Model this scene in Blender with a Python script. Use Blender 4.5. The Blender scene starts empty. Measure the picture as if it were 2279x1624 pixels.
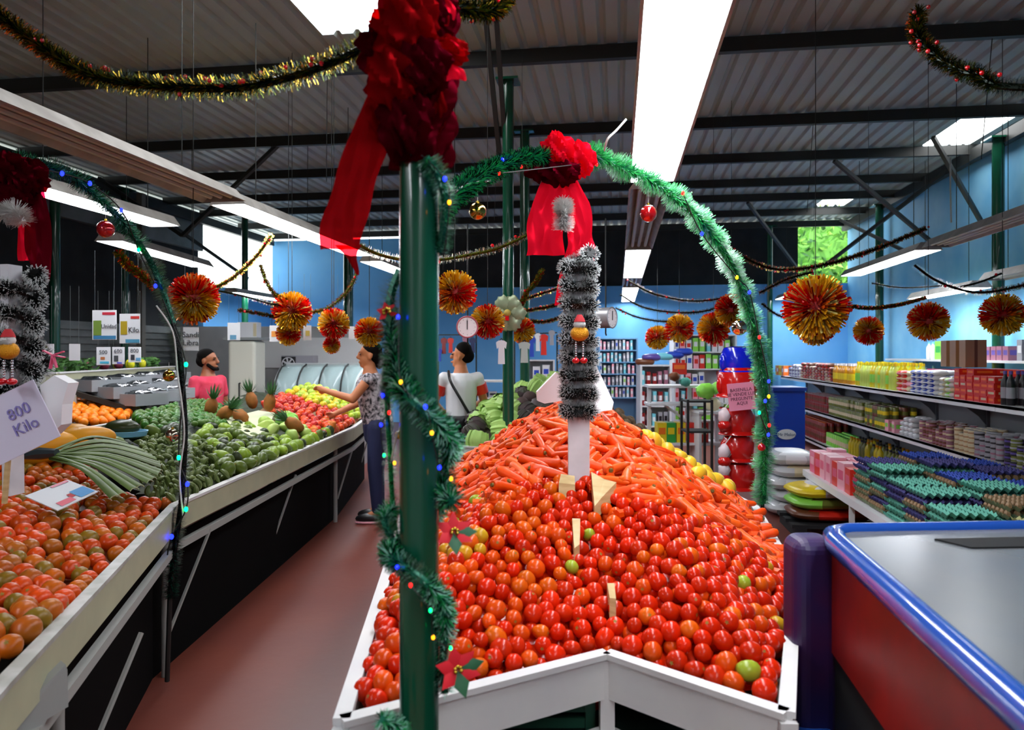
import bpy, math, random
import numpy as np
from mathutils import Matrix, Vector
random.seed(7); np.random.seed(7)
SC = bpy.context.scene
COL = SC.collection
R = math.radians
PI = math.pi
# ---------------------------------------------------------------- camera, world, exposure
EYE = 1.6
F = 1650.0
CX, HY = 1139.5, 787.0            # image centre column, horizon row
TH = R(8.1)                       # the camera looks this far to the left of the room's long axis
CT, ST = math.cos(TH), math.sin(TH)
cam_d = bpy.data.cameras.new('camera'); cam = bpy.data.objects.new('camera', cam_d); COL.objects.link(cam)
cam_d.sensor_width = 36.0; cam_d.lens = 36.0 * F / 2279.0
cam_d.shift_y = -(812.0 - HY) / 2279.0
cam_d.clip_start = 0.02; cam_d.clip_end = 300
cam.location = (0, 0, EYE); cam.rotation_euler = (PI / 2, 0, TH)
cam_d.dof.use_dof = True; cam_d.dof.focus_distance = 3.6; cam_d.dof.aperture_fstop = 36.0 * F / 2279.0 / 1000 / 0.0065
SC.camera = cam
SC.view_settings.view_transform = 'Standard'; SC.view_settings.look = 'None'
SC.view_settings.gamma = 1.0; SC.view_settings.use_curve_mapping = False
SC.view_settings.exposure = 0.68
cy = SC.cycles
cy.use_denoising = True
cy.max_bounces = 6; cy.diffuse_bounces = 3; cy.glossy_bounces = 3; cy.transmission_bounces = 4; cy.transparent_max_bounces = 8
cy.caustics_reflective = False; cy.caustics_refractive = False
cy.sample_clamp_indirect = 4.0
LAMP = 16.0                       # radiance of a lit fluorescent diffuser

w = bpy.data.worlds.new('sky'); SC.world = w; w.use_nodes = True
nt = w.node_tree; nt.nodes.clear()
wo = nt.nodes.new('ShaderNodeOutputWorld'); bg = nt.nodes.new('ShaderNodeBackground')
tc = nt.nodes.new('ShaderNodeTexCoord'); sp = nt.nodes.new('ShaderNodeSeparateXYZ'); cr = nt.nodes.new('ShaderNodeValToRGB')
nt.links.new(tc.outputs['Generated'], sp.inputs[0]); nt.links.new(sp.outputs['Z'], cr.inputs[0])
cr.color_ramp.elements[0].position = 0.0; cr.color_ramp.elements[0].color = (0.95, 1.0, 0.95, 1)
cr.color_ramp.elements[1].position = 0.6; cr.color_ramp.elements[1].color = (0.62, 0.80, 1.0, 1)
nt.links.new(cr.outputs[0], bg.inputs[0]); bg.inputs[1].default_value = 2.4; nt.links.new(bg.outputs[0], wo.inputs[0])
sun_d = bpy.data.lights.new('sun', 'SUN'); sun_d.energy = 2.2; sun_d.angle = R(1.0); sun_d.color = (1, 0.95, 0.85)
sun = bpy.data.objects.new('sun', sun_d); COL.objects.link(sun); sun.location = (-20, -10, 30)
sun.rotation_euler = Vector((-0.15, 0.55, -0.8)).to_track_quat('-Z', 'Y').to_euler()

# ---------------------------------------------------------------- frames
def C(x, d, z):                    # x to the right of the view axis, d ahead, z height
    return Vector((x * CT - d * ST, x * ST + d * CT, z))
def P(px, py, d):                  # where a thing stands that is d ahead
    return C((px - CX) / F * d, d, EYE + (HY - py) / F * d)
def G(px, py, z=0.0):              # point of a level surface of height z
    d = (EYE - z) * F / (py - HY); return C((px - CX) / F * d, d, z)
def cf(v):                         # world -> (x, d)
    return (v[0] * CT + v[1] * ST, -v[0] * ST + v[1] * CT)
def proj(v):
    x, d = cf(v); return (CX + F * x / d, HY - F * (v[2] - EYE) / d, d)
def ypx(px, X):                    # room depth at which the column px meets the plane x = X
    k = (px - CX) / F; d = X / (k * CT - ST); return k * d * ST + d * CT

# ---------------------------------------------------------------- materials
def lin(c):
    if isinstance(c, str):
        c = tuple(int(c[i:i + 2], 16) for i in (0, 2, 4))
    return tuple(((v / 255) / 12.92 if v / 255 <= 0.04045 else ((v / 255 + 0.055) / 1.055) ** 2.4) for v in c) + (1.0,)
MATS = {}
def M(name, col='808080', rough=0.5, metal=0.0, emit=0.0, spots=None, scale=20.0, amount=0.5, bump=0.0, bscale=60.0, alpha=1.0, vary=0.0, trans=0.0, coat=0.0, spec=0.5, detail=3.0, stretch=None, ecol=None):
    if name in MATS: return MATS[name]
    m = bpy.data.materials.new(name); m.use_nodes = True; MATS[name] = m
    t = m.node_tree; b = t.nodes['Principled BSDF']; N = t.nodes.new; L = t.links.new
    b.inputs['Base Color'].default_value = lin(col); b.inputs['Roughness'].default_value = rough; b.inputs['Metallic'].default_value = metal
    b.inputs['Coat Weight'].default_value = coat; b.inputs['Specular IOR Level'].default_value = spec
    if alpha < 1: b.inputs['Alpha'].default_value = alpha
    if trans: b.inputs['Transmission Weight'].default_value = trans
    if emit:
        b.inputs['Emission Color'].default_value = lin(ecol or col); b.inputs['Emission Strength'].default_value = emit
    tcn = None; src = None
    if spots or bump:
        tcn = N('ShaderNodeTexCoord'); mp = N('ShaderNodeMapping'); L(tcn.outputs['Object'], mp.inputs[0])
        if stretch: mp.inputs['Scale'].default_value = stretch
    if spots:
        n = N('ShaderNodeTexNoise'); n.inputs['Scale'].default_value = scale; n.inputs['Detail'].default_value = detail; L(mp.outputs[0], n.inputs[0])
        r = N('ShaderNodeValToRGB'); L(n.outputs['Fac'], r.inputs[0])
        r.color_ramp.elements[0].position = 0.5 - amount * 0.25; r.color_ramp.elements[1].position = 0.5 + amount * 0.25
        r.color_ramp.elements[0].color = lin(col); r.color_ramp.elements[1].color = lin(spots); src = r.outputs[0]
        L(src, b.inputs['Base Color'])
    if vary:
        oi = N('ShaderNodeObjectInfo'); hs = N('ShaderNodeHueSaturation'); mr = N('ShaderNodeMapRange')
        mr.inputs[3].default_value = 1 - vary; mr.inputs[4].default_value = 1 + vary; L(oi.outputs['Random'], mr.inputs[0]); L(mr.outputs[0], hs.inputs['Value'])
        if src: L(src, hs.inputs['Color'])
        else: hs.inputs['Color'].default_value = lin(col)
        L(hs.outputs[0], b.inputs['Base Color'])
    if bump:
        n2 = N('ShaderNodeTexNoise'); n2.inputs['Scale'].default_value = bscale; L(mp.outputs[0], n2.inputs[0])
        bp = N('ShaderNodeBump'); bp.inputs['Strength'].default_value = bump; bp.inputs['Distance'].default_value = 0.01
        L(n2.outputs['Fac'], bp.inputs['Height']); L(bp.outputs[0], b.inputs['Normal'])
    return m
def sheer(name, col, dens=0.7):
    if name in MATS: return MATS[name]
    m = bpy.data.materials.new(name); m.use_nodes = True; MATS[name] = m
    t = m.node_tree; t.nodes.clear(); N = t.nodes.new; L = t.links.new
    o = N('ShaderNodeOutputMaterial'); d = N('ShaderNodeBsdfDiffuse'); tl = N('ShaderNodeBsdfTranslucent'); tp = N('ShaderNodeBsdfTransparent')
    d.inputs[0].default_value = lin(col); tl.inputs[0].default_value = lin(col); tp.inputs[0].default_value = lin(col)
    gl = N('ShaderNodeBsdfGlossy'); gl.inputs[0].default_value = lin(col); gl.inputs[1].default_value = 0.35
    a = N('ShaderNodeMixShader'); a.inputs[0].default_value = 0.55; L(d.outputs[0], a.inputs[1]); L(tl.outputs[0], a.inputs[2])
    a2 = N('ShaderNodeMixShader'); a2.inputs[0].default_value = 0.2; L(a.outputs[0], a2.inputs[1]); L(gl.outputs[0], a2.inputs[2])
    c = N('ShaderNodeMixShader'); c.inputs[0].default_value = dens; L(tp.outputs[0], c.inputs[1]); L(a2.outputs[0], c.inputs[2]); L(c.outputs[0], o.inputs[0])
    return m

# ---------------------------------------------------------------- mesh building
class MB:
    def __init__(s): s.v = []; s.f = []; s.m = []
    def add(s, vs, fs, mi=0, X=None):
        o = len(s.v)
        s.v.extend([tuple(X @ Vector(v)) for v in vs] if X is not None else [tuple(v) for v in vs])
        s.f.extend([tuple(i + o for i in f) for f in fs]); s.m.extend([mi] * len(fs)); return s
    def box(s, c, d, mi=0, rz=0.0, X=None):
        a, b, h = d[0] / 2, d[1] / 2, d[2] / 2; cc, sn = math.cos(rz), math.sin(rz)
        vs = [(c[0] + x * cc - y * sn, c[1] + x * sn + y * cc, c[2] + z) for x in (-a, a) for y in (-b, b) for z in (-h, h)]
        return s.add(vs, [(0, 1, 3, 2), (4, 6, 7, 5), (0, 4, 5, 1), (2, 3, 7, 6), (0, 2, 6, 4), (1, 5, 7, 3)], mi, X)
    def bar(s, p, q, w, h, mi=0, up=Vector((0, 0, 1))):
        p, q = Vector(p), Vector(q); d = (q - p).normalized()
        if abs(d.dot(up)) > 0.98: up = Vector((1, 0, 0))
        a = d.cross(up).normalized() * w / 2; b = a.cross(d).normalized() * h / 2
        vs = [e + i * a + j * b for e in (p, q) for i in (-1, 1) for j in (-1, 1)]
        return s.add(vs, [(0, 1, 3, 2), (4, 6, 7, 5), (0, 4, 5, 1), (2, 3, 7, 6), (0, 2, 6, 4), (1, 5, 7, 3)], mi)
    def tube(s, pts, r, n=8, mi=0, cap=True):
        pts = [Vector(p) for p in pts]; k = len(pts); rs = r if isinstance(r, (list, tuple)) else [r] * k
        vs = []; u = None
        for i, p in enumerate(pts):
            d = (pts[min(i + 1, k - 1)] - pts[max(i - 1, 0)])
            d = d.normalized() if d.length > 1e-9 else Vector((0, 0, 1))
            if u is None:
                u = d.orthogonal().normalized()
            else:
                u = (u - d * u.dot(d)); u = u.normalized() if u.length > 1e-6 else d.orthogonal().normalized()
            w_ = d.cross(u)
            for j in range(n):
                t = 2 * PI * j / n; vs.append(p + (u * math.cos(t) + w_ * math.sin(t)) * rs[i])
        fs = [(i * n + j, i * n + (j + 1) % n, (i + 1) * n + (j + 1) % n, (i + 1) * n + j) for i in range(k - 1) for j in range(n)]
        if cap: fs += [tuple(range(n - 1, -1, -1)), tuple((k - 1) * n + j for j in range(n))]
        return s.add(vs, fs, mi)
    def lathe(s, prof, n=16, mi=0, X=None, func=None):
        vs = []; k = len(prof)
        for i, (r, z) in enumerate(prof):
            for j in range(n):
                t = 2 * PI * j / n; p = (r * math.cos(t), r * math.sin(t), z); vs.append(func(p, t) if func else p)
        fs = [(i * n + j, i * n + (j + 1) % n, (i + 1) * n + (j + 1) % n, (i + 1) * n + j) for i in range(k - 1) for j in range(n)]
        fs += [tuple(range(n - 1, -1, -1)), tuple((k - 1) * n + j for j in range(n))]
        return s.add(vs, fs, mi, X)
    def ball(s, c, r, n=14, mi=0, X=None, func=None):
        rr = r if isinstance(r, (list, tuple)) else (r, r, r); k = max(5, n // 2 + 1); vs = [];
        for i in range(1, k):
            ph = PI * i / k
            for j in range(n):
                t = 2 * PI * j / n; q = Vector((math.sin(ph) * math.cos(t), math.sin(ph) * math.sin(t), -math.cos(ph)))
                if func: q = func(q)
                vs.append((c[0] + q[0] * rr[0], c[1] + q[1] * rr[1], c[2] + q[2] * rr[2]))
        a, b = Vector((0, 0, -1)), Vector((0, 0, 1))
        if func: a, b = func(a), func(b)
        vs.append((c[0] + a[0] * rr[0], c[1] + a[1] * rr[1], c[2] + a[2] * rr[2])); vs.append((c[0] + b[0] * rr[0], c[1] + b[1] * rr[1], c[2] + b[2] * rr[2]))
        fs = [(i * n + j, i * n + (j + 1) % n, (i + 1) * n + (j + 1) % n, (i + 1) * n + j) for i in range(k - 2) for j in range(n)]
        A = (k - 1) * n; fs += [(A, (j + 1) % n, j) for j in range(n)] + [(A + 1, (k - 2) * n + j, (k - 2) * n + (j + 1) % n) for j in range(n)]
        return s.add(vs, fs, mi, X)
    def mesh(s, name, mats, smooth=True):
        me = bpy.data.meshes.new(name); me.from_pydata(s.v, [], s.f)
        for m in (mats if isinstance(mats, (list, tuple)) else [mats]): me.materials.append(m)
        if any(s.m): me.polygons.foreach_set('material_index', s.m)
        if smooth:
            me.polygons.foreach_set('use_smooth', [True] * len(s.f))
            try: me.set_sharp_from_angle(angle=R(38))
            except Exception: pass
        me.update(); return me
    def build(s, name, mats, parent=None, smooth=True, **k):
        return O(name, s.mesh(name, mats, smooth), parent, **k)
def O(name, me, parent=None, loc=None, rot=None, label=None, cat=None, group=None, kind=None, mat=None):
    o = bpy.data.objects.new(name, me); COL.objects.link(o)
    if parent is not None: o.parent = parent
    if loc is not None: o.location = loc
    if rot is not None: o.rotation_euler = rot
    return tag(o, label, cat, group, kind)
def tag(o, label=None, cat=None, group=None, kind=None):
    if label: o['label'] = label
    if cat: o['category'] = cat
    if group: o['group'] = group
    if kind: o['kind'] = kind
    return o
def E(name, label, cat, loc=(0, 0, 0), rz=0, group=None):
    o = bpy.data.objects.new(name, None); COL.objects.link(o); o.location = loc; o.rotation_euler = (0, 0, rz); o.empty_display_size = 0.05
    return tag(o, label, cat, group)
KIDS = {}
def copy_of(o, loc=None, rot=None, scale=None, label=None, group=None, parent=None):
    c = o.copy(); COL.objects.link(c)
    if parent is not None: c.parent = parent
    if loc is not None: c.location = loc
    if rot is not None: c.rotation_euler = rot
    if scale is not None: c.scale = (scale,) * 3 if not isinstance(scale, (tuple, list)) else scale
    if label: c['label'] = label
    if group: c['group'] = group
    for ch in KIDS.get(o.name, []): copy_of(ch, parent=c)
    return c
def kid(o):                                        # remember a child so that copies get it too
    KIDS.setdefault(o.parent.name, []).append(o); return o
def S(name, mb, mats, smooth=False): return mb.build(name, mats, None, smooth, kind='structure')
def text_mesh(name, s, size, mat, depth=0.001, align='CENTER'):
    cu = bpy.data.curves.new('t', 'FONT'); cu.body = s; cu.size = size; cu.extrude = depth; cu.align_x = align; cu.align_y = 'CENTER'; cu.resolution_u = 2
    to = bpy.data.objects.new('t', cu); COL.objects.link(to); bpy.context.view_layer.update()
    me = bpy.data.meshes.new_from_object(to.evaluated_get(bpy.context.evaluated_depsgraph_get())); me.name = name
    bpy.data.objects.remove(to); me.materials.clear(); me.materials.append(mat); return me
def facing(p, tilt=0.0, roll=0.0, yaw=0.0):        # upright plane in XZ turned towards the aisle the camera stands in
    return (Matrix.Rotation(TH + yaw, 4, 'Z') @ Matrix.Rotation(roll, 4, 'Y') @ Matrix.Rotation(tilt, 4, 'X')).to_euler()
def smooth_path(pts, sub=8):
    pts = [Vector(p) for p in pts]; out = []
    for i in range(len(pts) - 1):
        p0, p1, p2, p3 = pts[max(i - 1, 0)], pts[i], pts[i + 1], pts[min(i + 2, len(pts) - 1)]
        for k in range(sub):
            t = k / sub
            out.append(0.5 * ((2 * p1) + (p2 - p0) * t + (2 * p0 - 5 * p1 + 4 * p2 - p3) * t * t + (3 * p1 - p0 - 3 * p2 + p3) * t ** 3))
    out.append(pts[-1]); return out
# ---------------------------------------------------------------- room shell
WL, WR, WB, WF, ZR = -8.2, 4.9, 16.8, -2.5, 4.4
m_floor = M('floor red concrete', '80402f', 0.42, spots='6d3833', scale=1.6, amount=1.6, bump=0.08, bscale=14, detail=8)
m_roof = M('grey roof sheet', 'b4c2c4', 0.5, spots='a6ada2', scale=0.9, amount=2.0)
m_steel = M('dark roof steel', '1c1f1e', 0.55)
m_blue = M('blue painted wall', '5aaef0', 0.6, spots='7cc0f4', scale=1.5, amount=1.4)
m_bluer = M('blue painted side wall', '5cb2e8', 0.6, spots='92d2f2', scale=1.8, amount=1.2)
m_green = M('green gloss paint', '0a4a33', 0.2, coat=0.4)
m_white = M('white paint', 'd8d6d0', 0.5, spots='c4c4c6', scale=6, amount=1.5)
m_cream = M('cream painted board', 'b9b897', 0.55, spots='a3a489', scale=7, amount=1.5)
m_net = M('black shade net', '17181a', 0.9, spots='2b2e30', scale=3, amount=1.2)
m_shut = M('grey shutter', '6d7272', 0.5, spots='5b6160', scale=3)
m_sky = M('skylight sheet', 'ffffff', 0.5, emit=5.0)
b = MB(); b.box(((WL + WR) / 2, (WB + WF) / 2, -0.05), (WR - WL + 4, WB - WF + 1, 0.1)); S('floor', b, m_floor)
# corrugated roof
b = MB(); x = WL - 0.9; prof = []
while x < WR + 0.3:
    prof += [(x, 0), (x + 0.10, 0), (x + 0.125, 0.035), (x + 0.155, 0.035)]; x += 0.18
holes = [(-2.55, -1.65, 3.0, 6.35), (4.2, 4.75, 9.6, 11.0), (3.8, 4.3, 14.1, 15.1)]
def strip(y0, y1, xa, xb):
    pr = [p for p in prof if xa <= p[0] <= xb]
    vs = [(p[0], y, ZR + 0.06 + p[1]) for y in (y0, y1) for p in pr]; n = len(pr)
    b.add(vs, [(i, i + 1, n + i + 1, n + i) for i in range(n - 1)])
ys = sorted({WF, WB + 0.3} | {h[2] for h in holes} | {h[3] for h in holes})
for y0, y1 in zip(ys, ys[1:]):
    xs = [WL - 1]
    for h in holes:
        if h[2] <= y0 and h[3] >= y1: xs += [h[0], h[1]]
    xs.append(WR + 0.4)
    for xa, xb in zip(xs[::2], xs[1::2]): strip(y0, y1, xa, xb)
S('ceiling', b, m_roof)
for i, h in enumerate(holes):
    b = MB(); b.box(((h[0] + h[1]) / 2, (h[2] + h[3]) / 2, ZR + 0.12), (h[1] - h[0] + 0.1, h[3] - h[2] + 0.1, 0.02)); S('window_%d' % (i + 1), b, m_sky)
# walls
b = MB(); b.box((WL + 3.7 / 2, WB + 0.1, 2.15), (3.7, 0.2, 4.3)); b.box(((WL + 3.7 + WR) / 2, WB + 0.1, 1.56), (WR - WL - 3.7, 0.2, 3.12))
S('wall_back', b, m_blue)
b = MB(); b.box((WR + 0.1, (WB + WF) / 2, 2.2), (0.2, WB - WF, 4.4)); S('wall_right', b, m_bluer)
b = MB(); b.box((WL - 0.1, (13.8 + WF) / 2, 1.05), (0.2, 13.8 - WF, 2.1)); b.box((WL - 0.1, (13.8 + WF) / 2, 4.02), (0.2, 13.8 - WF, 0.75)); S('wall_left', b, m_shut)
b = MB(); b.box((WL - 0.1, 15.3, 1.5), (0.2, 3.0, 3.0)); S('trim_1', b, m_blue)
b = MB(); b.box(((WL + WR) / 2, WF - 0.1, 2.2), (WR - WL + 1, 0.2, 4.4)); S('wall_front', b, M('pale front wall', 'a8adb0', 0.7))
# shutter ribs on left wall
b = MB()
for k in range(16): b.box((WL + 0.02, 6.5, 0.35 + k * 0.11), (0.03, 14, 0.05))
S('trim_2', b, m_shut)
# shade net in the side and back openings
b = MB(); b.box((WL - 0.12, 5.6, 2.9), (0.03, 16.4, 1.7)); S('window_4', b, m_net)
b = MB(); b.box((-0.3, WB + 0.12, 3.76), (8.4, 0.03, 1.3)); S('window_5', b, m_net)
# roof frame
k = 3
for Y in (6.9, 9.2, 10.9, 12.5, 13.7, 15.2, 16.6):
    b = MB(); b.box(((WL + WR) / 2, Y, ZR - 0.02), (WR - WL, 0.07, 0.13)); S('trim_%d' % k, b, m_steel); k += 1
for X, z in ((WL + 0.05, 4.25), (WR - 0.1, 4.3)):
    b = MB(); b.box((X, 7.2, z), (0.1, 19, 0.16)); S('trim_%d' % k, b, m_steel); k += 1
for a, q in (((-4.4, 9.2, 4.35), (-6.2, 9.9, 3.3)), ((-6.2, 9.9, 3.3), (-7.9, 10.4, 4.3)), ((-8.1, 11.6, 4.2), (-7.3, 13.9, 3.1)),
             ((3.0, 10.9, 4.3), (4.8, 12.0, 3.2)), ((4.8, 11.6, 4.3), (3.5, 13.3, 3.1)), ((4.8, 12.9, 3.2), (4.3, 15.2, 4.2)), ((2.3, 13.7, 4.3), (3.6, 15.6, 3.3)), ((3.9, 9.9, 4.3), (4.85, 10.8, 3.4))):
    b = MB(); b.bar(a, q, 0.05, 0.05); S('trim_%d' % k, b, m_steel); k += 1
b = MB()
for X, Y in ((0.4, 9.2), (2.3, 9.2), (3.2, 6.9), (-1.5, 9.2), (-2.8, 6.9), (-4.0, 9.2)): b.bar((X, Y, ZR), (X - 0.05, Y + 0.1, ZR - 1.1), 0.006, 0.006)
S('trim_%d' % k, b, m_steel); k += 1
# sunlit bush outside the back opening
def foliage(name, c, size, n, leaf, mats, label):
    b = MB()
    for i in range(n):
        q = Vector((random.gauss(0, 1), random.gauss(0, 1), random.gauss(0, 1))).normalized() * random.uniform(0.55, 1)
        p = Vector((c[0] + q.x * size[0], c[1] + q.y * size[1], c[2] + q.z * size[2]))
        u = Vector((random.uniform(-1, 1), random.uniform(-1, 1), random.uniform(-1, 1))).normalized() * leaf; v = u.orthogonal().normalized() * leaf * 0.45
        b.add([p - u, p + v, p + u, p - v], [(0, 1, 2, 3)], i % len(mats))
    b.ball(c, tuple(x * 0.72 for x in size), 14, 0)
    b.bar((c[0], c[1], 0), (c[0], c[1], c[2]), 0.2, 0.2, 0)
    return b.build(name, mats, None, False, label=label, cat='tree')
gl = [M('leaf green', '5f9a2e', 0.6), M('leaf light green', '8fbd4a', 0.6), M('leaf dark green', '2f5a22', 0.6)]
foliage('leafy_tree', (4.9, 19.6, 3.9), (1.7, 0.8, 1.6), 2600, 0.12, gl, 'sunlit leafy tree outside behind the open gap above the blue back wall')
# steel columns along the right wall and in the hall
def column(x, y, r, z1, label, z0=0.0):
    t = E('steel_column', label, 'column', (x, y, 0)); b = MB(); b.tube([(0, 0, z0), (0, 0, z1)], r, 20); b.build('shaft', m_green, t)
    b = MB(); b.box((0, 0, 0.01), (r * 4, r * 4, 0.02)); b.build('base_plate', m_green, t); b = MB(); b.box((0, 0, z1 - 0.01), (r * 4, r * 4, 0.02)); b.build('cap_plate', m_green, t); return t
column(4.72, 10.05, 0.07, 4.3, 'dark green steel column at the blue right wall, nearest the photo edge')
column(4.72, 14.3, 0.07, 4.3, 'dark green steel column at the blue right wall, farther back beside the small round pompom')
column(3.25, 16.6, 0.06, 4.35, 'thin dull green post before the sunlit gap over the back wall')
q = P(1131, 800, 6.1); column(q.x, q.y, 0.046, 3.85, 'slim green post beside the cabbage heap carrying a pale bow')
q = P(1168, 800, 9.2); column(q.x, q.y, 0.06, 4.35, 'green post just right of and behind the post with the pale bow')
def at_left(px): k_ = (px - CX) / F; d_ = -8.0 / (k_ * CT - ST); return k_ * d_ * ST + d_ * CT
column(-8.0, at_left(278), 0.06, 4.3, 'dark green post in the left wall behind the left garland arch')
column(-8.0, at_left(122), 0.07, 4.3, 'dark green post in the left wall between the left post and the product cards')
b = MB(); b.box((-7.95, at_left(308), 2.15), (0.1, 0.1, 4.3)); b.build('timber_post', M('weathered timber', '6c6c66', 0.8), None, False, label='grey square post in the left wall right of the dark green post', cat='post')
q = P(545, 600, 14.2); column(q.x, q.y, 0.06, 4.3, 'green post standing before the bright gap of the left wall')
q = P(775, 640, 13.8); column(q.x, q.y, 0.09, 4.3, 'green post in front of the blue back wall above the glass counter')
# truss chords above the slim post
b = MB(); q0, q1 = P(1100, 30, 6.2), P(1128, 330, 6.2)
b = MB()
for dx in (-22, 4):
    b.bar(P(1095 + dx, -40, 5.6), P(1128 + dx / 2, 400, 6.3), 0.035, 0.035)
b.build('hanging_truss', m_steel, None, False, label='pair of dark steel rods running up to the roof beside the slim green post', cat='roof truss')

# ---------------------------------------------------------------- fluorescent fixtures
m_hous = M('fixture housing grey', 'a8a6a2', 0.45, spots='8f8c88', scale=5)
m_lit = M('lit fluorescent diffuser', 'f4f8ff', 0.5, emit=LAMP)
m_unlit = M('unlit tube', 'b9b4ae', 0.35)
def fixture(x, y0, y1, z, lit, label, wdt=0.3, rz=0.0):
    L_ = y1 - y0; t = E('fluorescent_fixture', label, 'ceiling light', (x, (y0 + y1) / 2, z), rz, None)
    b = MB(); h = wdt / 2
    pr = [(-h, 0.0), (-h * 0.55, 0.09), (h * 0.55, 0.09), (h, 0.0), (h * 0.92, 0.0), (h * 0.5, 0.075), (-h * 0.5, 0.075), (-h * 0.92, 0)]
    vs = [(a, yy, c) for yy in (-L_ / 2, L_ / 2) for a, c in pr]; n = len(pr)
    b.add(vs, [(i, (i + 1) % n, n + (i + 1) % n, n + i) for i in range(n)] + [(0, 1, 2, 3), (11, 10, 9, 8)]); b.build('housing', m_hous, t, False)
    if lit:
        b = MB(); b.box((0, 0, 0.008), (wdt * 0.9, L_ - 0.06, 0.014)); b.build('diffuser', m_lit, t, False)
    else:
        for s in (-1, 0, 1):
            b = MB(); b.tube([(s * h * 0.45, -L_ / 2 + 0.05, 0.03), (s * h * 0.45, L_ / 2 - 0.05, 0.03)], 0.018, 8); b.build('tube', m_unlit, t)
    for s in (-1, 1):
        b = MB(); b.tube([(0, s * L_ * 0.35, 0.09), (0, s * L_ * 0.35, ZR - z - 0.05)], 0.004, 5); b.build('wire', m_steel, t)
XA = 0.0
def row_x(px, py, z):  # lateral place of a fixture of the row seen at px, py
    return G(px, py, z) if py > HY else C((px - CX) / F * ((z - EYE) * F / (HY - py)), (z - EYE) * F / (HY - py), z)
a = row_x(1451, 405, 2.75)
fixture(a.x, 1.0, a.y, 2.75, True, 'blinding lit tube fixture overhead, the largest, running above the tomato island', 0.31)
fixture(a.x, a.y + 0.2, 8.25, 2.75, False, 'unlit grey tube fixture behind the blinding overhead one')
fixture(a.x, 8.35, 11.4, 2.75, True, 'lit fixture just above the hanging scale right of the white post')
fixture(a.x, 11.5, 13.0, 2.75, False, 'short unlit fixture over the hall between two lit ones')
fixture(a.x, 13.1, 17 - 0.4, 2.75, True, 'small far lit fixture above the blue bookcase')
a = row_x(560, 440, 2.75)
fixture(-2.95, 1.6, 5.25, 2.75, False, 'long unlit fixture at the upper left with dusty reflector', 0.36)
fixture(-2.98, 5.35, 8.4, 2.75, True, 'lit fixture seen left of the sheer red ribbon tail')
fixture(-3.05, 8.9, 12.0, 2.75, True, 'lit fixture half hidden behind the foreground green pillar')
fixture(-4.05, 4.5, 6.2, 2.75, True, 'lit fixture at far left over the left garland arch')
fixture(-5.3, 6.9, 9.2, 2.75, True, 'lit fixture at the left before the dark net, above the red and gold pompom', 0.3, R(8))
fixture(-6.9, 12.5, 15.5, 2.7, True, 'far lit fixture low at the left by the blue wall')
fixture(3.42, 5.4, 8.6, 2.75, False, 'unlit fixture by the right wall at the photo edge')
fixture(3.42, 8.8, 11.6, 2.75, True, 'lit fixture near the right wall above the big pompom')
fixture(3.45, 13.3, 16.4, 2.75, True, 'small lit fixture left of the big right pompom')
fixture(4.35, 9.7, 11.6, 2.4, True, 'small lit fixture close to the right wall over the pompom pair')
fixture(4.3, 6.9, 9.3, 2.45, False, 'unlit fixture close to the right wall, below the long one')
fixture(0.9, -2.2, 0.6, 2.75, True, 'lit fixture added to the middle row behind the viewer to light the foreground')  # unseen lamp added to brighten the foreground
fixture(-2.6, -2.2, 0.9, 2.75, True, 'lit fixture added to the left row behind the viewer to light the foreground')  # second added lamp out of view, also lights the foreground
# ---------------------------------------------------------------- heaps
class Heap:                                         # a mound inside an outline, highest at peak
    def __init__(s, poly, peak, z0, H, power=1.4):
        s.poly = [np.array(p, float) for p in poly]; s.pk = np.array(peak, float); s.z0, s.H, s.pw = z0, H, power
        N = 720; s.rad = np.zeros(N)
        for i in range(N):
            a = 2 * PI * i / N; d = np.array([math.cos(a), math.sin(a)]); best = 1e9
            for k in range(len(poly)):
                p, q = s.poly[k] - s.pk, s.poly[(k + 1) % len(poly)] - s.pk; e = q - p; det = d[0] * -e[1] + d[1] * e[0]
                if abs(det) < 1e-9: continue
                t = (p[0] * -e[1] + p[1] * e[0]) / det; u = (d[0] * p[1] - d[1] * p[0]) / det
                if t > 0 and -1e-6 <= u <= 1 + 1e-6: best = min(best, t)
            s.rad[i] = best
    def ratio(s, x, d):
        a = np.arctan2(d - s.pk[1], x - s.pk[0]) % (2 * PI); return np.hypot(x - s.pk[0], d - s.pk[1]) / np.interp(a / (2 * PI) * 720, np.arange(721), np.append(s.rad, s.rad[0]))
    def h(s, x, d):
        r = s.ratio(x, d); z = s.z0 + s.H * (1 - np.clip(r, 0, 1) ** s.pw); z += 0.012 * np.sin(x * 9 + 1) * np.cos(d * 8); return np.where(r <= 0.975, z, -9)
class Slope:                                        # a tray rising away from its front edge
    def __init__(s, poly, e0, e1, z0, k, bumps=0.03):
        s.poly = [np.array(p, float) for p in poly]; s.e0 = np.array(e0, float); e = np.array(e1, float) - s.e0; s.e = e / np.linalg.norm(e); s.z0, s.k, s.b = z0, k, bumps; s.mg = 0.05
    def inside(s, x, d):
        c = np.zeros(np.shape(x), bool); n = len(s.poly)
        for i in range(n):
            a, b = s.poly[i], s.poly[(i + 1) % n]
            with np.errstate(divide='ignore', invalid='ignore'):
                c ^= ((a[1] > d) != (b[1] > d)) & (x < (b[0] - a[0]) * (d - a[1]) / (b[1] - a[1] + 1e-12) + a[0])
        return c
    def h(s, x, d):
        n = abs((x - s.e0[0]) * s.e[1] - (d - s.e0[1]) * s.e[0])
        z = s.z0 + s.k * n + s.b * np.sin(x * 5 + 2) * np.cos(d * 3.1 + 1); return np.where(s.inside(x, d) & ((n > s.mg) | (d < s.e0[1] - 9)), z, -9)
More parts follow.
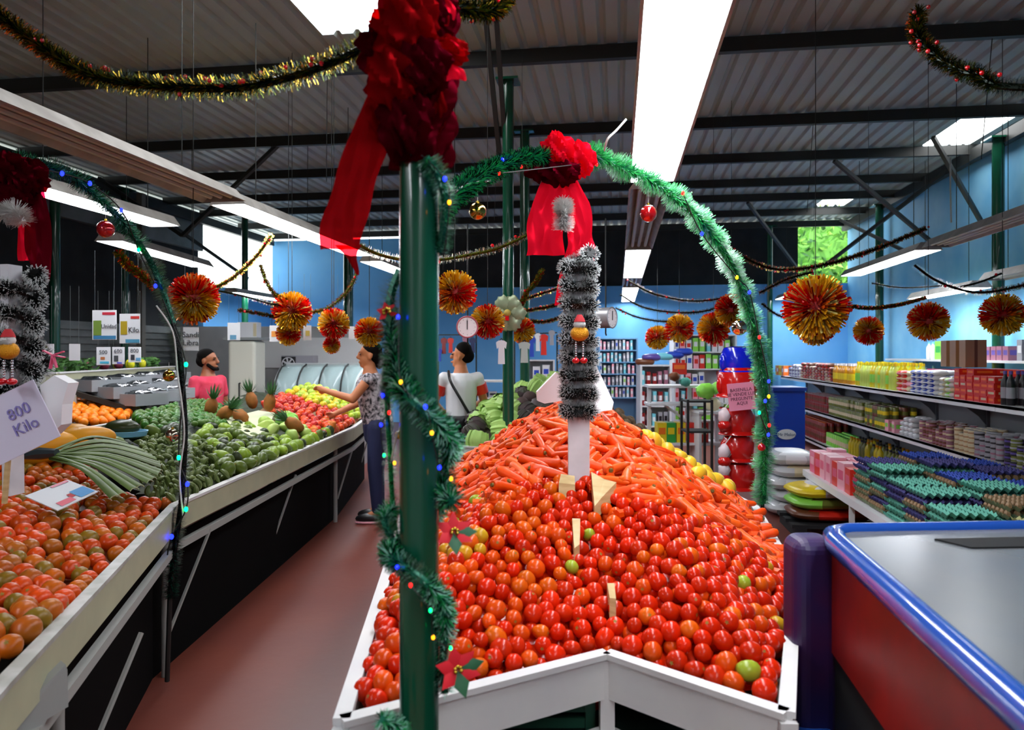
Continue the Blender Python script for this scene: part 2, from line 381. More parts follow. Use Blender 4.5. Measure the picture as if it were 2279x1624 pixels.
def rays(surf, n, box, d0=1.0, d1=9.5):             # points of a mound the eye can see inside a box of directions
    px = np.random.uniform(box[0], box[2], n); py = np.random.uniform(box[1], box[3], n); ds = np.arange(d0, d1, 0.012)
    out = []
    for a in range(0, n, 2000):
        u = (px[a:a + 2000, None] - CX) / F; v = (HY - py[a:a + 2000, None]) / F
        zz = EYE + v * ds; hh = surf.h(u * ds, np.broadcast_to(ds, zz.shape)); hit = zz <= hh; k = hit.argmax(1); ok = hit.any(1)
        for i in np.nonzero(ok)[0]:
            d = ds[k[i]]; out.append((u[i, 0] * d, d, float(hh[i, k[i]]), px[a + i], py[a + i]))
    return out
def spread(cands, gap, taken=None):                 # keep candidates that stand clear of one another
    cell = {} if taken is None else taken; out = []
    for c in cands:
        g = gap(c) if callable(gap) else gap; K = 0.06; kx, ky, kz = int(c[0] // K), int(c[1] // K), int(c[2] // K); n = int(math.ceil(g / K)); bad = False
        for i in range(-n, n + 1):
            for j in range(-n, n + 1):
                for l in range(-n, n + 1):
                    for q in cell.get((kx + i, ky + j, kz + l), ()):
                        if (q[0] - c[0]) ** 2 + (q[1] - c[1]) ** 2 + (q[2] - c[2]) ** 2 < (g * 0.5 + q[3] * 0.5) ** 2: bad = True; break
                    if bad: break
                if bad: break
            if bad: break
        if not bad: cell.setdefault((kx, ky, kz), []).append((c[0], c[1], c[2], g)); out.append(c)
    return out
def inpoly(px, py, poly):
    c = False; n = len(poly)
    for i in range(n):
        a, b = poly[i], poly[(i + 1) % n]
        if (a[1] > py) != (b[1] > py) and px < (b[0] - a[0]) * (py - a[1]) / (b[1] - a[1]) + a[0]: c = not c
    return c
def normal(surf, x, d):
    e = 0.03; h = lambda a, b_: float(surf.h(np.array([a]), np.array([b_]))[0]); z = h(x, d); zx, zd = h(x + e, d), h(x, d + e)
    zx = z if zx < 0 else zx; zd = z if zd < 0 else zd; n = Vector((-(zx - z) / e, -(zd - z) / e, 1)).normalized()
    return Vector((n.x * CT - n.y * ST, n.x * ST + n.y * CT, n.z))
def rrot(): return (random.uniform(0, 2 * PI), random.uniform(0, 2 * PI), random.uniform(0, 2 * PI))

# ---------------------------------------------------------------- produce meshes
def fruit_mat(name, c1, c2, rough=0.25, vary=0.12, scale=6, coat=0.0, amount=1.4, bump=0.0):
    return M(name, c1, rough, spots=c2, scale=scale, amount=amount, vary=vary, coat=coat, bump=bump, bscale=90, spec=0.28)
TM = [fruit_mat('tomato red', 'de2c06', 'c82005', 0.22), fruit_mat('tomato deep red', 'b81a06', 'd23208', 0.22), fruit_mat('tomato orange red', 'e2440a', 'd25008', 0.24),
      fruit_mat('tomato orange', 'd0680c', 'dc4a08', 0.25), fruit_mat('tomato yellow green', 'b8a020', 'c8780f', 0.28), fruit_mat('tomato green', '7d9a22', 'a0a830', 0.28)]
m_scar = M('stem scar', '8a7a2c', 0.7)
m_stem = M('carrot crown', '6a5a22', 0.8)
def tomato_mesh(name, mat, r=0.027, el=1.05, n=14, scar=True):
    b = MB()
    def f(q):
        k = max(0, q.z - 0.75) / 0.25; lob = 1 + 0.02 * math.cos(5 * math.atan2(q.y, q.x)) * (1 if abs(q.z) < 0.95 else 0)
        return Vector((q.x * lob * (1 - 0.05 * q.z), q.y * lob, q.z - 0.16 * k * k))
    b.ball((0, 0, 0), (r, r, r * el), n, 0, func=f); k0 = len(b.f)
    if scar:
        for j in range(5):
            t = 2 * PI * j / 5; z = r * el * 0.86
            b.add([(0, 0, z), (r * 0.12 * math.cos(t - 0.5), r * 0.12 * math.sin(t - 0.5), z + r * 0.012), (r * 0.26 * math.cos(t), r * 0.26 * math.sin(t), z + r * 0.03), (r * 0.12 * math.cos(t + 0.5), r * 0.12 * math.sin(t + 0.5), z + r * 0.012)], [(0, 1, 2, 3)], 1)
    return b.mesh(name, [mat, m_scar])
TMESH = [tomato_mesh('tomato', m, r, e) for m in TM for r, e in ((0.0228, 1.12), (0.0238, 0.94), (0.0212, 1.3))]
def carrot_mesh(L_, r, bend, seed):
    b = MB(); random.seed(seed); pts = []; rs = []
    for i in range(13):
        t = i / 12; z = (t - 0.5) * L_; pts.append((bend * math.sin(t * PI) * L_, 0, z)); rs.append(r * ((1 - t) ** 0.35 * 0.72 + 0.28 if t < 0.97 else 0.22) * (0.75 if i == 0 else 1) * (1 + 0.03 * math.sin(i * 2.3 + seed)))
    pts.append((0, 0, L_ * 0.505)); rs.append(r * 0.1); b.tube(pts, rs, 10, 0); pts0 = [(0, 0, -0.5 * L_ - 0.004), (0, 0, -0.5 * L_ + 0.004)]
    b.tube([(0, 0, -0.5 * L_ - 0.006), (0, 0, -0.5 * L_ + 0.002)], [r * 0.3, r * 0.42], 8, 1); return b.mesh('carrot', [m_car[seed % 3], m_stem])
m_car = [fruit_mat('carrot orange', 'ee5206', 'de4404', 0.4, 0.08, 9), fruit_mat('carrot red orange', 'e03c04', 'e85008', 0.4, 0.08, 9), fruit_mat('carrot pale orange', 'f06a1c', 'e6520c', 0.4, 0.08, 9)]
CMESH = [carrot_mesh(l, r, be, i) for i, (l, r, be) in enumerate(((0.135, 0.021, 0.04), (0.12, 0.023, 0.0), (0.15, 0.020, 0.06), (0.11, 0.022, 0.08), (0.14, 0.019, 0.02), (0.125, 0.024, 0.05)))]

# ---------------------------------------------------------------- the tomato and carrot island
ISL = [(-.345, 1.5), (.235, 1.84), (.567, 1.53), (.94, 2.46), (1.18, 3.6), (1.1, 4.9), (.3, 5.2), (-.42, 4.9), (-.5, 3.4), (-.436, 2.67)]
PK = (0.29, 3.45)
def offset_poly(poly, c, k): return [(c[0] + (x - c[0]) * k, c[1] + (y - c[1]) * k) for x, y in poly]
def rim(parent, poly, z, closed=True, hgt=0.1, th=0.022, mats=None, capw=0.035):
    n = len(poly)
    for i in range(n if closed else n - 1):
        a, q = poly[i], poly[(i + 1) % n]; b = MB(); b.bar(C(a[0], a[1], z - hgt / 2), C(q[0], q[1], z - hgt / 2), th, hgt); b.build('rim_board', mats[1], parent, False)
        b = MB(); b.bar(C(a[0], a[1], z + 0.006), C(q[0], q[1], z + 0.006), capw, 0.014); b.build('rim_cap', mats[0], parent, False)
t = E('island_stall', 'white wooden island stall with notched front holding tomatoes and carrots', 'market stall', C(PK[0], PK[1], 0))
t.location = (0, 0, 0)
rim(t, ISL, 0.85, mats=(m_white, m_white))
b = MB(); vs = [tuple(C(x, d, 0.8)) for x, d in ISL] + [tuple(C(x, d, 0.78)) for x, d in ISL]; n = len(ISL)
b.add(vs, [tuple(range(n)), tuple(range(2 * n - 1, n - 1, -1))] + [(i, i + n, (i + 1) % n + n, (i + 1) % n) for i in range(n)]); b.build('tray_bottom', M('stall ply', '6b5a48', 0.8), t, False)
for i in (0, 1, 2, 3, 4, 5, 7, 8):
    x, d = ISL[i]; b = MB(); b.box(C(x, d, 0.42), (0.035, 0.035, 0.85), 0, TH); b.build('leg', m_white, t, False)
for a, q in ((0, 1), (1, 2), (2, 3), (3, 4), (8, 9), (9, 0)):
    b = MB(); b.bar(C(*ISL[a], 0.655), C(*ISL[q], 0.655), 0.03, 0.035); b.build('lower_rail', m_white, t, False)
b = MB(); vs = [tuple(C(x, d, 0.635)) for x, d in offset_poly(ISL, PK, 0.98)] + [tuple(C(x, d, 0.62)) for x, d in offset_poly(ISL, PK, 0.98)]
b.add(vs, [tuple(range(n)), tuple(range(2 * n - 1, n - 1, -1))] + [(i, i + n, (i + 1) % n + n, (i + 1) % n) for i in range(n)]); b.build('lower_shelf', M('dark green boards', '1d3b30', 0.7), t, False)
heap = Heap(offset_poly(ISL, PK, 0.985), PK, 0.845, 0.54, 1.12)
def core_heap(hp, name, mat, label, cat, sink=0.03, parent=None):
    b = MB(); A_, Rn = 90, 14; vs = []
    for j in range(Rn + 1):
        for i in range(A_):
            a = 2 * PI * i / A_; r = np.interp(a / (2 * PI) * 720, np.arange(721), np.append(hp.rad, hp.rad[0])) * (0.97 * j / Rn); x, d = hp.pk[0] + r * math.cos(a), hp.pk[1] + r * math.sin(a)
            vs.append(tuple(C(x, d, max(hp.z0 - 0.04, float(hp.h(np.array([x]), np.array([d]))[0]) - sink))))
    b.add(vs, [(j * A_ + i, j * A_ + (i + 1) % A_, (j + 1) * A_ + (i + 1) % A_, (j + 1) * A_ + i) for j in range(Rn) for i in range(A_)]); return b
BX = [(930, 1150), (985, 1140), (1100, 1108), (1240, 1072), (1330, 1066), (1400, 1130), (1500, 1150), (1600, 1185), (1650, 1205), (1720, 1265), (1800, 1300)]
def bound(px): return float(np.interp(px, [p[0] for p in BX], [p[1] for p in BX]))
taken = {}
cand = rays(heap, 36000, (740, 1040, 1800, 1624), 1.3, 4.0)
random.seed(11)
tom = spread([c for c in cand if c[4] > bound(c[3]) + random.uniform(-8, 8)], 0.0405, taken)
tom.sort(key=lambda c: c[1])
def tcol(c, pick=random.random):
    r = pick(); side = 1 if c[3] < 1250 else 0; far = c[4] < 1330
    if side and far: w_ = (0.36, 0.16, 0.26, 0.15, 0.06, 0.01)
    elif side: w_ = (0.42, 0.26, 0.2, 0.09, 0.02, 0.01)
    else: w_ = (0.46, 0.34, 0.11, 0.05, 0.02, 0.02)
    a = 0
    for i, p in enumerate(w_):
        a += p
        if r < a: return i
    return 0
TL = ['ripe red', 'deep red', 'orange-red', 'orange', 'yellowish', 'unripe green']
rest = MB(); nt_ = 0; sizes = ('oval', 'round', 'long')
for c in tom:
    k = tcol(c); sh = random.choice((0, 0, 1, 1, 2)); nrm = normal(heap, c[0], c[1]); p = C(c[0], c[1], c[2]) + nrm * 0.003
    sc = random.uniform(0.84, 1.2)
    if nt_ < 300:
        O('tomato', TMESH[k * 3 + sh], None, p, rrot(), '%s plum tomato in the front of the big tomato heap, %s one' % (TL[k], sizes[sh]), 'tomato', 'plum tomatoes heaped in the island stall').scale = (sc,) * 3
        nt_ += 1
    else:
        me = TMESH[k * 3 + sh]; X = Matrix.LocRotScale(p, Matrix.Rotation(random.uniform(0, 6), 3, 'X') @ Matrix.Rotation(random.uniform(0, 6), 3, 'Y'), (sc,) * 3)
        rest.add([v.co for v in me.vertices], [tuple(q.vertices) for q in me.polygons if q.material_index == 0], k, X)
print('tomatoes', nt_, len(tom))
rr = random.Random(3); allk = [m for m in TM]
b = core_heap(heap, 'x', None, '', '', 0.035); rest.add(b.v, b.f, 1)
# second, deeper layer showing in the gaps
lay = spread([c for c in rays(heap, 12000, (740, 1040, 1800, 1624), 1.3, 4.0) if c[4] > bound(c[3])], 0.043)
for c in lay:
    k = rr.choice((0, 1, 1, 2)); rest.ball(C(c[0], c[1], c[2] - 0.026), 0.022, 8, k)
rest.build('packed_tomato', allk, label='mass of plum tomatoes farther up and deep inside the big heap', cat='tomato', kind='stuff')
random.seed(5)
cand = rays(heap, 16000, (930, 860, 1760, 1330), 1.8, 4.6)
yellow = [(1370, 870), (1440, 900), (1500, 935), (1560, 975), (1615, 1020), (1670, 1070), (1655, 1115), (1560, 1068), (1490, 1018), (1430, 975), (1385, 938)]
car = spread([c for c in cand if c[4] < bound(c[3]) + random.uniform(-6, 10) and not inpoly(c[3], c[4], yellow)], 0.043, taken)[:300]
for c in car:
    nrm = normal(heap, c[0], c[1]); up = (nrm + Vector((random.uniform(-.25, .25), random.uniform(-.25, .25), 0))).normalized()
    a = random.gauss(0, 0.9) if random.random() < 0.75 else random.uniform(0, PI)
    side = Vector((math.cos(a), math.sin(a), 0)); zz = (side - up * side.dot(up)).normalized(); yy = up.cross(zz)
    rot = Matrix((yy, up, zz)).transposed().to_euler()
    if random.random() < 0.5: rot = (Matrix((yy, up, zz)).transposed() @ Matrix.Rotation(PI, 3, 'Y')).to_euler()
    o = O('carrot', random.choice(CMESH), None, C(c[0], c[1], c[2]) + nrm * 0.008, rot, 'topped orange carrot in the heap above the tomatoes', 'carrot', 'carrots heaped in the island stall'); o.scale = (random.uniform(0.85, 1.1),) * 3
print('carrots', len(car))
b = core_heap(heap, 'x', None, '', '', 0.022); b2 = MB()
lay = spread([c for c in rays(heap, 6000, (930, 860, 1760, 1330), 1.8, 4.6) if c[4] < bound(c[3]) + 12 and not inpoly(c[3], c[4], yellow)], 0.05)
for c in lay:
    a = random.uniform(0, PI); p = C(c[0], c[1], c[2] - 0.012); v = Vector((math.cos(a), math.sin(a), 0)) * 0.055; b2.tube([p - v, p + v], [0.018, 0.012], 7, random.randint(0, 2))
b2.build('packed_carrot', m_car, label='carrots lying deeper in the heap around the white post', cat='carrot', kind='stuff')
m_yel = fruit_mat('yellow mango skin', 'e3a81c', 'e0c236', 0.35)
b = MB(); b.ball((0, 0, 0), (0.036, 0.036, 0.048), 14, 0, func=lambda q: Vector((q.x * (1 + 0.15 * q.z), q.y, q.z))); mang = b.mesh('yellow_mango', m_yel)
yl = spread([c for c in rays(heap, 9000, (1370, 870, 1670, 1100), 1.8, 4.9) if inpoly(c[3], c[4], yellow)], 0.062)
for c in yl: O('yellow_mango', mang, None, C(c[0], c[1], c[2] + 0.02), rrot(), 'yellow mango on the right ridge of the carrot heap', 'mango', 'yellow mangoes beyond the carrots')
# divider boards poking out
m_wood = M('raw pine board', 'cbb07e', 0.65, spots='b89a66', scale=9, stretch=(1, 1, 8))
for i, (pts, lb) in enumerate(((((1322, 1075), (1352, 1088), (1378, 1100), (1345, 1135), (1330, 1150)), 'raw pine divider board between carrots and tomatoes'),
                               (((1266, 1180), (1284, 1182), (1282, 1240), (1270, 1250)), 'slim pine divider slat sticking out among the tomatoes'), (((1360, 1330), (1376, 1328), (1380, 1362), (1366, 1362)), 'short pine slat low in the tomato heap'), (((1245, 1078), (1275, 1082), (1276, 1105), (1240, 1100)), 'pine board corner left of the post base'))):
    c = [rays(heap, 1, (x, y, x + .1, y + .1), 1.3, 4.6)[0] for x, y in pts]; nn = normal(heap, c[0][0], c[0][1])
    top = [C(q[0], q[1], q[2]) + nn * 0.034 + Vector((0, 0, 0.006)) for q in c]; bot = [p - Vector((0, 0.012, 0.05)) for p in top]; n_ = len(top); b = MB()
    b.add(top + bot, [tuple(range(n_)), tuple(range(2 * n_ - 1, n_ - 1, -1))] + [(k, k + n_, (k + 1) % n_ + n_, (k + 1) % n_) for k in range(n_)])
    b.build('divider_board', m_wood, None, False, label=lb, cat='board')
# one tomato and a crate below the front of the island
O('tomato', TMESH[0], None, G(1322, 1560, 0.662) , (0.4, 0, 0), 'lone red tomato lying on the lower shelf beside the middle leg', 'tomato')
t = E('produce_crate', 'dark green slatted plastic crate on the lower shelf under the left front', 'crate', C(0.0, 2.05, 0.637), TH)
b = MB()
for sx, sy, lx, ly in ((0, -.15, .4, .012), (0, .15, .4, .012), (-.2, 0, .012, .3), (.2, 0, .012, .3)):
    for z in (0.02, 0.06, 0.1): b.box((sx, sy, z), (lx, ly, 0.025))
for sx in (-.2, .2):
    for sy in (-.15, .15): b.box((sx, sy, 0.06), (0.025, 0.025, 0.12))
b.build('slats', M('crate dark green', '164a38', 0.5), t, False); b = MB(); b.box((0, 0, 0.006), (.39, .29, .01)); b.build('crate_floor', M('crate dark green'), t, False)

# ---------------------------------------------------------------- second island: cabbages and dark vegetables
IS2 = [(-.55, 6.0), (.3, 5.7), (1.05, 6.0), (1.3, 7.2), (1.0, 8.4), (0, 8.4), (-.6, 7.4)]
t = E('island_stall', 'second island stall behind the carrot heap, under cabbages and potatoes', 'market stall'); rim(t, IS2, 0.85, mats=(m_white, m_white))
b = MB(); n = len(IS2); vs = [tuple(C(x, d, z)) for z in (0.8, 0.78) for x, d in IS2]; b.add(vs, [tuple(range(n)), tuple(range(2 * n - 1, n - 1, -1))] + [(i, i + n, (i + 1) % n + n, (i + 1) % n) for i in range(n)]); b.build('tray_bottom', M('stall ply'), t, False)
for x, d in IS2: b = MB(); b.box(C(x, d, 0.42), (0.035, 0.035, 0.85), 0, TH); b.build('leg', m_white, t, False)
hp2 = Heap(offset_poly(IS2, (.45, 7.1), 0.97), (.45, 7.1), 0.85, 0.52, 1.2)
def cabbage(name, c1, c2):
    b = MB(); random.seed(4)
    b.ball((0, 0, 0), 0.082, 20, 0, func=lambda q: q * (1 + 0.05 * math.sin(6 * math.atan2(q.y, q.x) + 3 * q.z)))
    for k in range(6):
        a = k * PI / 3; vs = []
        for i in range(5):
            for j in range(5):
                u, v = (i - 2) * 0.32, -0.9 + j * 0.42; r = 0.09 + 0.008 * math.sin(i * 3 + k) + (0.012 if j == 4 else 0); vs.append((r * math.cos(v) * math.cos(a + u), r * math.cos(v) * math.sin(a + u), r * math.sin(v)))
        b.add(vs, [(i * 5 + j, i * 5 + j + 1, i * 5 + j + 6, i * 5 + j + 5) for i in range(4) for j in range(4)], 1)
    return b.mesh(name, [fruit_mat(name + ' heart', c1, c2, 0.5), fruit_mat(name + ' outer leaf', c2, c1, 0.5)])
cab = cabbage('cabbage', 'b7d77e', '86b552'); red = cabbage('red_cabbage', '4b3040', '3c4a36')
b = MB(); b.ball((0, 0, 0), (0.05, 0.042, 0.038), 12, 0, func=lambda q: q * (1 + 0.06 * math.sin(4 * q.x + 5 * q.y))); pot = b.mesh('potato', fruit_mat('potato skin', '8d7455', '6d5844', 0.8))
b = MB(); b.ball((0, 0, 0), (0.055, 0.055, 0.06), 12, 0); bee = b.mesh('beetroot', fruit_mat('beet skin', '3c2c2e', '51403c', 0.7))
tk2 = {}; random.seed(9)
for c in spread(rays(hp2, 5000, (1040, 820, 1480, 990), 5.4, 8.2), lambda c: 0.13 if c[3] < 1300 else 0.095, tk2):
    x, y = c[3], c[4]
    if x < 1240 and (y < 880 or x < 1150) and x > 1075 - (y - 880) * 0.2: me, nm, lb, ct, gr, s = cab, 'cabbage', 'pale green cabbage on the far heap left of the white post', 'cabbage', 'green cabbages', 1.0
    elif x < 1300: me, nm, lb, ct, gr, s = (red, 'red_cabbage', 'dark purple cabbage beside the green cabbages', 'cabbage', 'purple cabbages', 0.85) if random.random() < 0.6 else (bee, 'beetroot', 'dark beetroot among the purple cabbages', 'beetroot', 'beetroots', 1.1)
    else: me, nm, lb, ct, gr, s = pot, 'potato', 'brown potato on the far heap right of the white post', 'potato', 'potatoes', 1.05
    O(nm, me, None, C(c[0], c[1], c[2] + 0.02), rrot(), lb, ct, gr).scale = (s,) * 3
core_heap(hp2, 'x', None, '', '', 0.05).build('packed_produce', fruit_mat('mixed dark produce', '5a5140', '3b3a2c', 0.8, 0, 14), label='dark produce inside the far cabbage and potato heap', cat='vegetables', kind='stuff')

# ---------------------------------------------------------------- left display tables
T1 = [(-.86, .75), (-1.13, 1.64), (-1.64, 3.6), (-2.9, 4.6), (-3.3, 4.4), (-2.6, .75)]
T2 = [(-1.64, 3.6), (-1.58, 7.37), (-1.75, 9.6), (-3.3, 9.6), (-3.0, 7.6), (-3.0, 6.4), (-2.95, 4.62)]
L1 = Slope(T1, (-1.13, 1.64), (-1.64, 3.6), 0.85, 0.15, 0.02); L2 = Slope(T2, (-1.64, 3.6), (-1.58, 7.37), 0.87, 0.17, 0.03)
def stall(poly, edges, label, legs, mats, back=None):
    t = E('display_table', label, 'market stall'); n = len(poly)
    rim(t, [poly[i] for i in edges], 0.86, False, 0.12, 0.022, mats, 0.04)
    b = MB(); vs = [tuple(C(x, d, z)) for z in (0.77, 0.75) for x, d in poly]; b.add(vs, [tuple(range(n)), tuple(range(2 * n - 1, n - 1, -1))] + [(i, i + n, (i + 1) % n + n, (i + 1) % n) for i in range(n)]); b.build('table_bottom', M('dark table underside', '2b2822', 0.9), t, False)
    for a, q in zip(edges, edges[1:]): b = MB(); b.bar(C(*poly[a], 0.66), C(*poly[q], 0.66), 0.03, 0.035); b.build('lower_rail', M('weathered grey rail', '9b9c96', 0.6), t, False)
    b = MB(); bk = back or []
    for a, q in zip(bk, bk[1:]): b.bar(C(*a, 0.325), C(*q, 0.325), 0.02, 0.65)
    if bk: b.build('shade_panel', M('painted shade black', '060606', 0.95, spec=0.1), t, False)  # black panel put where only shade lies under the table
    for x, d in legs:
        b = MB(); b.tube([C(x, d, 0), C(x, d, 0.76)], 0.02, 10); b.build('leg', M('weathered grey rail'), t)
        b = MB(); b.bar(C(x + 0.02, d, 0.22), C(x + 0.1, d + 0.3, 0.66), 0.012, 0.012); b.build('brace', M('weathered grey rail'), t, False)
    return t
m_rail = M('worn white rim', 'b9b9b4', 0.5, spots='98998f', scale=9)
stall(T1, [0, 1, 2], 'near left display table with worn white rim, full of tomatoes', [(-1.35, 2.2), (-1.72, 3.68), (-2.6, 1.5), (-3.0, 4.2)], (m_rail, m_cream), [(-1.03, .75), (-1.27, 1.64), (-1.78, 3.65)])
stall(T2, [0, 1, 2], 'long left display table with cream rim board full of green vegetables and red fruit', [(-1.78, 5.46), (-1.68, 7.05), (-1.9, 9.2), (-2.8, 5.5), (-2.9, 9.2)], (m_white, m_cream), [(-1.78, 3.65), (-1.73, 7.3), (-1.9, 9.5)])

def drop(surf, n, box, poly, gap, meshes, name, label, cat, group, lift=0.01, sc=(0.9, 1.1), rot=None, tk=None, d0=1.0, d1=9.8, cap=300, parts=None):
    cs = spread([c for c in rays(surf, n, box, d0, d1) if poly is None or inpoly(c[3], c[4], poly)], gap, tk)[:cap]
    for c in cs:
        o = O(name, random.choice(meshes), None, C(c[0], c[1], c[2] + lift), rot() if rot else rrot(), label, cat, group); o.scale = (random.uniform(*sc),) * 3
        if parts: parts(o)
    return cs
def bbox(p): return (min(a[0] for a in p), min(a[1] for a in p), max(a[0] for a in p), max(a[1] for a in p))
random.seed(21)
LT = [fruit_mat('left tomato red', 'd23c08', 'b8480a', 0.3), fruit_mat('left tomato orange', 'c0560a', '9c5a0c', 0.32), fruit_mat('left tomato turning', '94621a', 'b84a0c', 0.32), fruit_mat('left tomato olive', '685c18', '8c6414', 0.34)]
LM = [tomato_mesh('large_tomato', m, r, e, 16) for m in LT for r, e in ((0.033, 0.9), (0.031, 1.0))]
wts = [0, 0, 0, 1, 1, 1, 2, 2, 3, 4, 4, 5, 6, 7]; tkl = {}
tpoly = [(-60, 1020), (60, 1030), (190, 1040), (260, 1110), (345, 1128), (372, 1140), (330, 1200), (200, 1350), (60, 1490), (-60, 1600)]
cs = spread([c for c in rays(L1, 16000, (-60, 1010, 380, 1600), 1.2, 5) if inpoly(c[3], c[4], tpoly)], 0.058, tkl)[:300]
TN = ['red', 'orange', 'half-green orange', 'olive-green']
for c in cs:
    k = random.choice(wts); O('large_tomato', LM[k], None, C(c[0], c[1], c[2] + 0.012), rrot(), '%s %s tomato on the near left table' % (TN[k // 2], ('flattish', 'round')[k % 2]), 'tomato', 'big tomatoes on the near left table').scale = (random.uniform(0.85, 1.2),) * 3
print('left tomatoes', len(cs))
def slope_core(surf, poly, n, sink, name, mat, label, cat):
    xs = [p[0] for p in poly]; ds = [p[1] for p in poly]; b = MB(); idx = {}; st = 0.06
    nx, nd = int((max(xs) - min(xs)) / st) + 1, int((max(ds) - min(ds)) / st) + 1; X_, D_ = np.meshgrid(min(xs) + np.arange(nx) * st, min(ds) + np.arange(nd) * st, indexing='ij'); Hh = surf.h(X_, D_)
    vs = []
    for i in range(nx):
        for j in range(nd):
            if Hh[i, j] > 0: idx[(i, j)] = len(vs); vs.append(tuple(C(X_[i, j], D_[i, j], Hh[i, j] - sink + 0.012 * math.sin(i * 2.1) * math.cos(j * 1.7))))
    fs = [tuple(idx[q] for q in ((i, j), (i + 1, j), (i + 1, j + 1), (i, j + 1))) for (i, j) in idx if (i + 1, j) in idx and (i, j + 1) in idx and (i + 1, j + 1) in idx]
    b.add(vs, fs); return b.build(name, mat, None, True, label=label, cat=cat, kind='stuff')
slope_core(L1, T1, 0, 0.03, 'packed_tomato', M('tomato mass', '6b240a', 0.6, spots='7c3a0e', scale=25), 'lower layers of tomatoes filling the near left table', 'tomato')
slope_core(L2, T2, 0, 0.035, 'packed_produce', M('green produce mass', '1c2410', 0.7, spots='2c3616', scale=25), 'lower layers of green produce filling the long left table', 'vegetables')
def ovoid(name, mat, r, l, pear=0.25, n=14):
    b = MB(); b.ball((0, 0, 0), (r, r, l), n, 0, func=lambda q: Vector((q.x * (1 - pear * q.z), q.y * (1 - pear * q.z), q.z))); b.tube([(0, 0, l * 0.97), (0, 0, l * 1.06)], r * 0.09, 6, 1); return b.mesh(name, [mat, m_scar])
av = [ovoid('avocado', fruit_mat('avocado olive', '5c7020', '46591f', 0.35), 0.042, 0.06), ovoid('avocado', fruit_mat('avocado dark', '222e14', '34401c', 0.35), 0.04, 0.058), ovoid('avocado', fruit_mat('avocado bright', '8aa42c', '6a8a22', 0.35), 0.044, 0.058)]
tk = {}
avp = [(425, 985), (470, 955), (540, 950), (600, 975), (650, 990), (735, 1000), (640, 1045), (540, 1072), (500, 1060), (470, 1000), (425, 1000)]
drop(L2, 6000, bbox(avp), avp, 0.085, av, 'avocado', 'smooth green avocado on the long left table below the white sheet', 'avocado', 'avocados in front of the white sheet', 0.02, tk=tk)
# pale pods
b = MB(); pts = [(0.035 * math.cos(a), 0, 0.035 * math.sin(a)) for a in np.linspace(0.2, 2.3, 7)]; b.tube(pts, [0.004, 0.011, 0.014, 0.015, 0.013, 0.009, 0.003], 8)
pod = [b.mesh('green_pod', fruit_mat('pod green', '6c7c40', '46562a', 0.4)), b.mesh('green_pod', fruit_mat('pod dark green', '36461e', '76864c', 0.4))]
pp = [(412, 985), (440, 990), (490, 1015), (520, 1060), (500, 1075), (440, 1105), (416, 1112)]
drop(L2, 5000, bbox(pp), pp, 0.033, pod, 'green_pod', 'small curved green pod by the right of the arch foot', 'vegetable', 'small green pods at the table corner', 0.015, tk=tk)
pp = [(300, 985), (412, 975), (412, 1118), (350, 1125), (320, 1060)]
drop(L2, 3000, bbox(pp), pp, 0.036, pod, 'green_pod', 'small curved green pod left of the arch foot', 'vegetable', 'small green pods left of the arch', 0.02, tk=tk)
drop(L1, 4000, bbox(pp), pp, 0.036, pod, 'green_pod', 'small curved green pod left of the arch foot', 'vegetable', 'small green pods left of the arch', 0.02, tk=tkl)
# limes
b = MB(); b.ball((0, 0, 0), (0.022, 0.022, 0.025), 10); lime = [b.mesh('green_lime', fruit_mat('lime green', '3c7a1c', '28520f', 0.35)), b.mesh('green_lime', fruit_mat('lime pale', '56782c', '3c5a1e', 0.4))]
lp = [(285, 910), (395, 880), (395, 960), (330, 965), (300, 935)]
drop(L2, 4500, bbox(lp), lp, 0.05, lime, 'green_lime', 'small green lime left of the arch in the long table', 'lime', 'limes left of the arch', 0.03, (1.1, 1.5), tk=tk)
lp = [(415, 895), (470, 900), (520, 925), (500, 950), (430, 955), (415, 950)]
drop(L2, 4000, bbox(lp), lp, 0.05, lime, 'green_lime', 'small green lime right of the arch below the pineapples', 'lime', 'limes right of the arch', 0.03, (1.1, 1.5), tk=tk)
av2 = [(200, 975), (390, 960), (395, 1000), (300, 1000), (205, 1000)]
drop(L2, 3000, bbox(av2), av2, 0.1, [av[1], av[1], av[0]], 'avocado', 'dark avocado behind the fanned green stalks', 'avocado', 'dark avocados behind the stalks', 0.03, (1.1, 1.4), tk=tk)
drop(L1, 3000, (200, 960, 400, 1010), None, 0.11, [av[1], av[1], av[0]], 'avocado', 'dark avocado at the back edge of the near left table', 'avocado', 'dark avocados at the back of the near table', 0.03, (1.1, 1.3), tk=tkl)
# chayote
b = MB(); b.ball((0, 0, 0), (0.055, 0.045, 0.075), 18, 0, func=lambda q: Vector((q.x * (1 - 0.28 * q.z) * (1 + 0.06 * math.cos(5 * math.atan2(q.y, q.x))), q.y * (1 - 0.28 * q.z) * (1 + 0.06 * math.cos(5 * math.atan2(q.y, q.x))), q.z)))
chy = [b.mesh('chayote', fruit_mat('chayote green', '86c04a', '6aa838', 0.4)), b.mesh('chayote', fruit_mat('chayote pale', 'b2c46a', '8fae4e', 0.4))]
cp = [(590, 950), (635, 935), (680, 965), (730, 985), (690, 1005), (660, 1015), (625, 1015), (570, 975)]
drop(L2, 3000, bbox(cp), cp, 0.12, chy, 'chayote', 'light green ribbed squash in front of the red fruit', 'squash', 'light green squashes', 0.04, tk=tk)
so = fruit_mat('orange root skin', 'd07a2a', 'b8601c', 0.6); b = MB(); b.ball((0, 0, 0), (0.035, 0.035, 0.085), 12); root = b.mesh('orange_root', so)
rp = [(685, 950), (720, 945), (752, 962), (740, 985), (700, 975)]
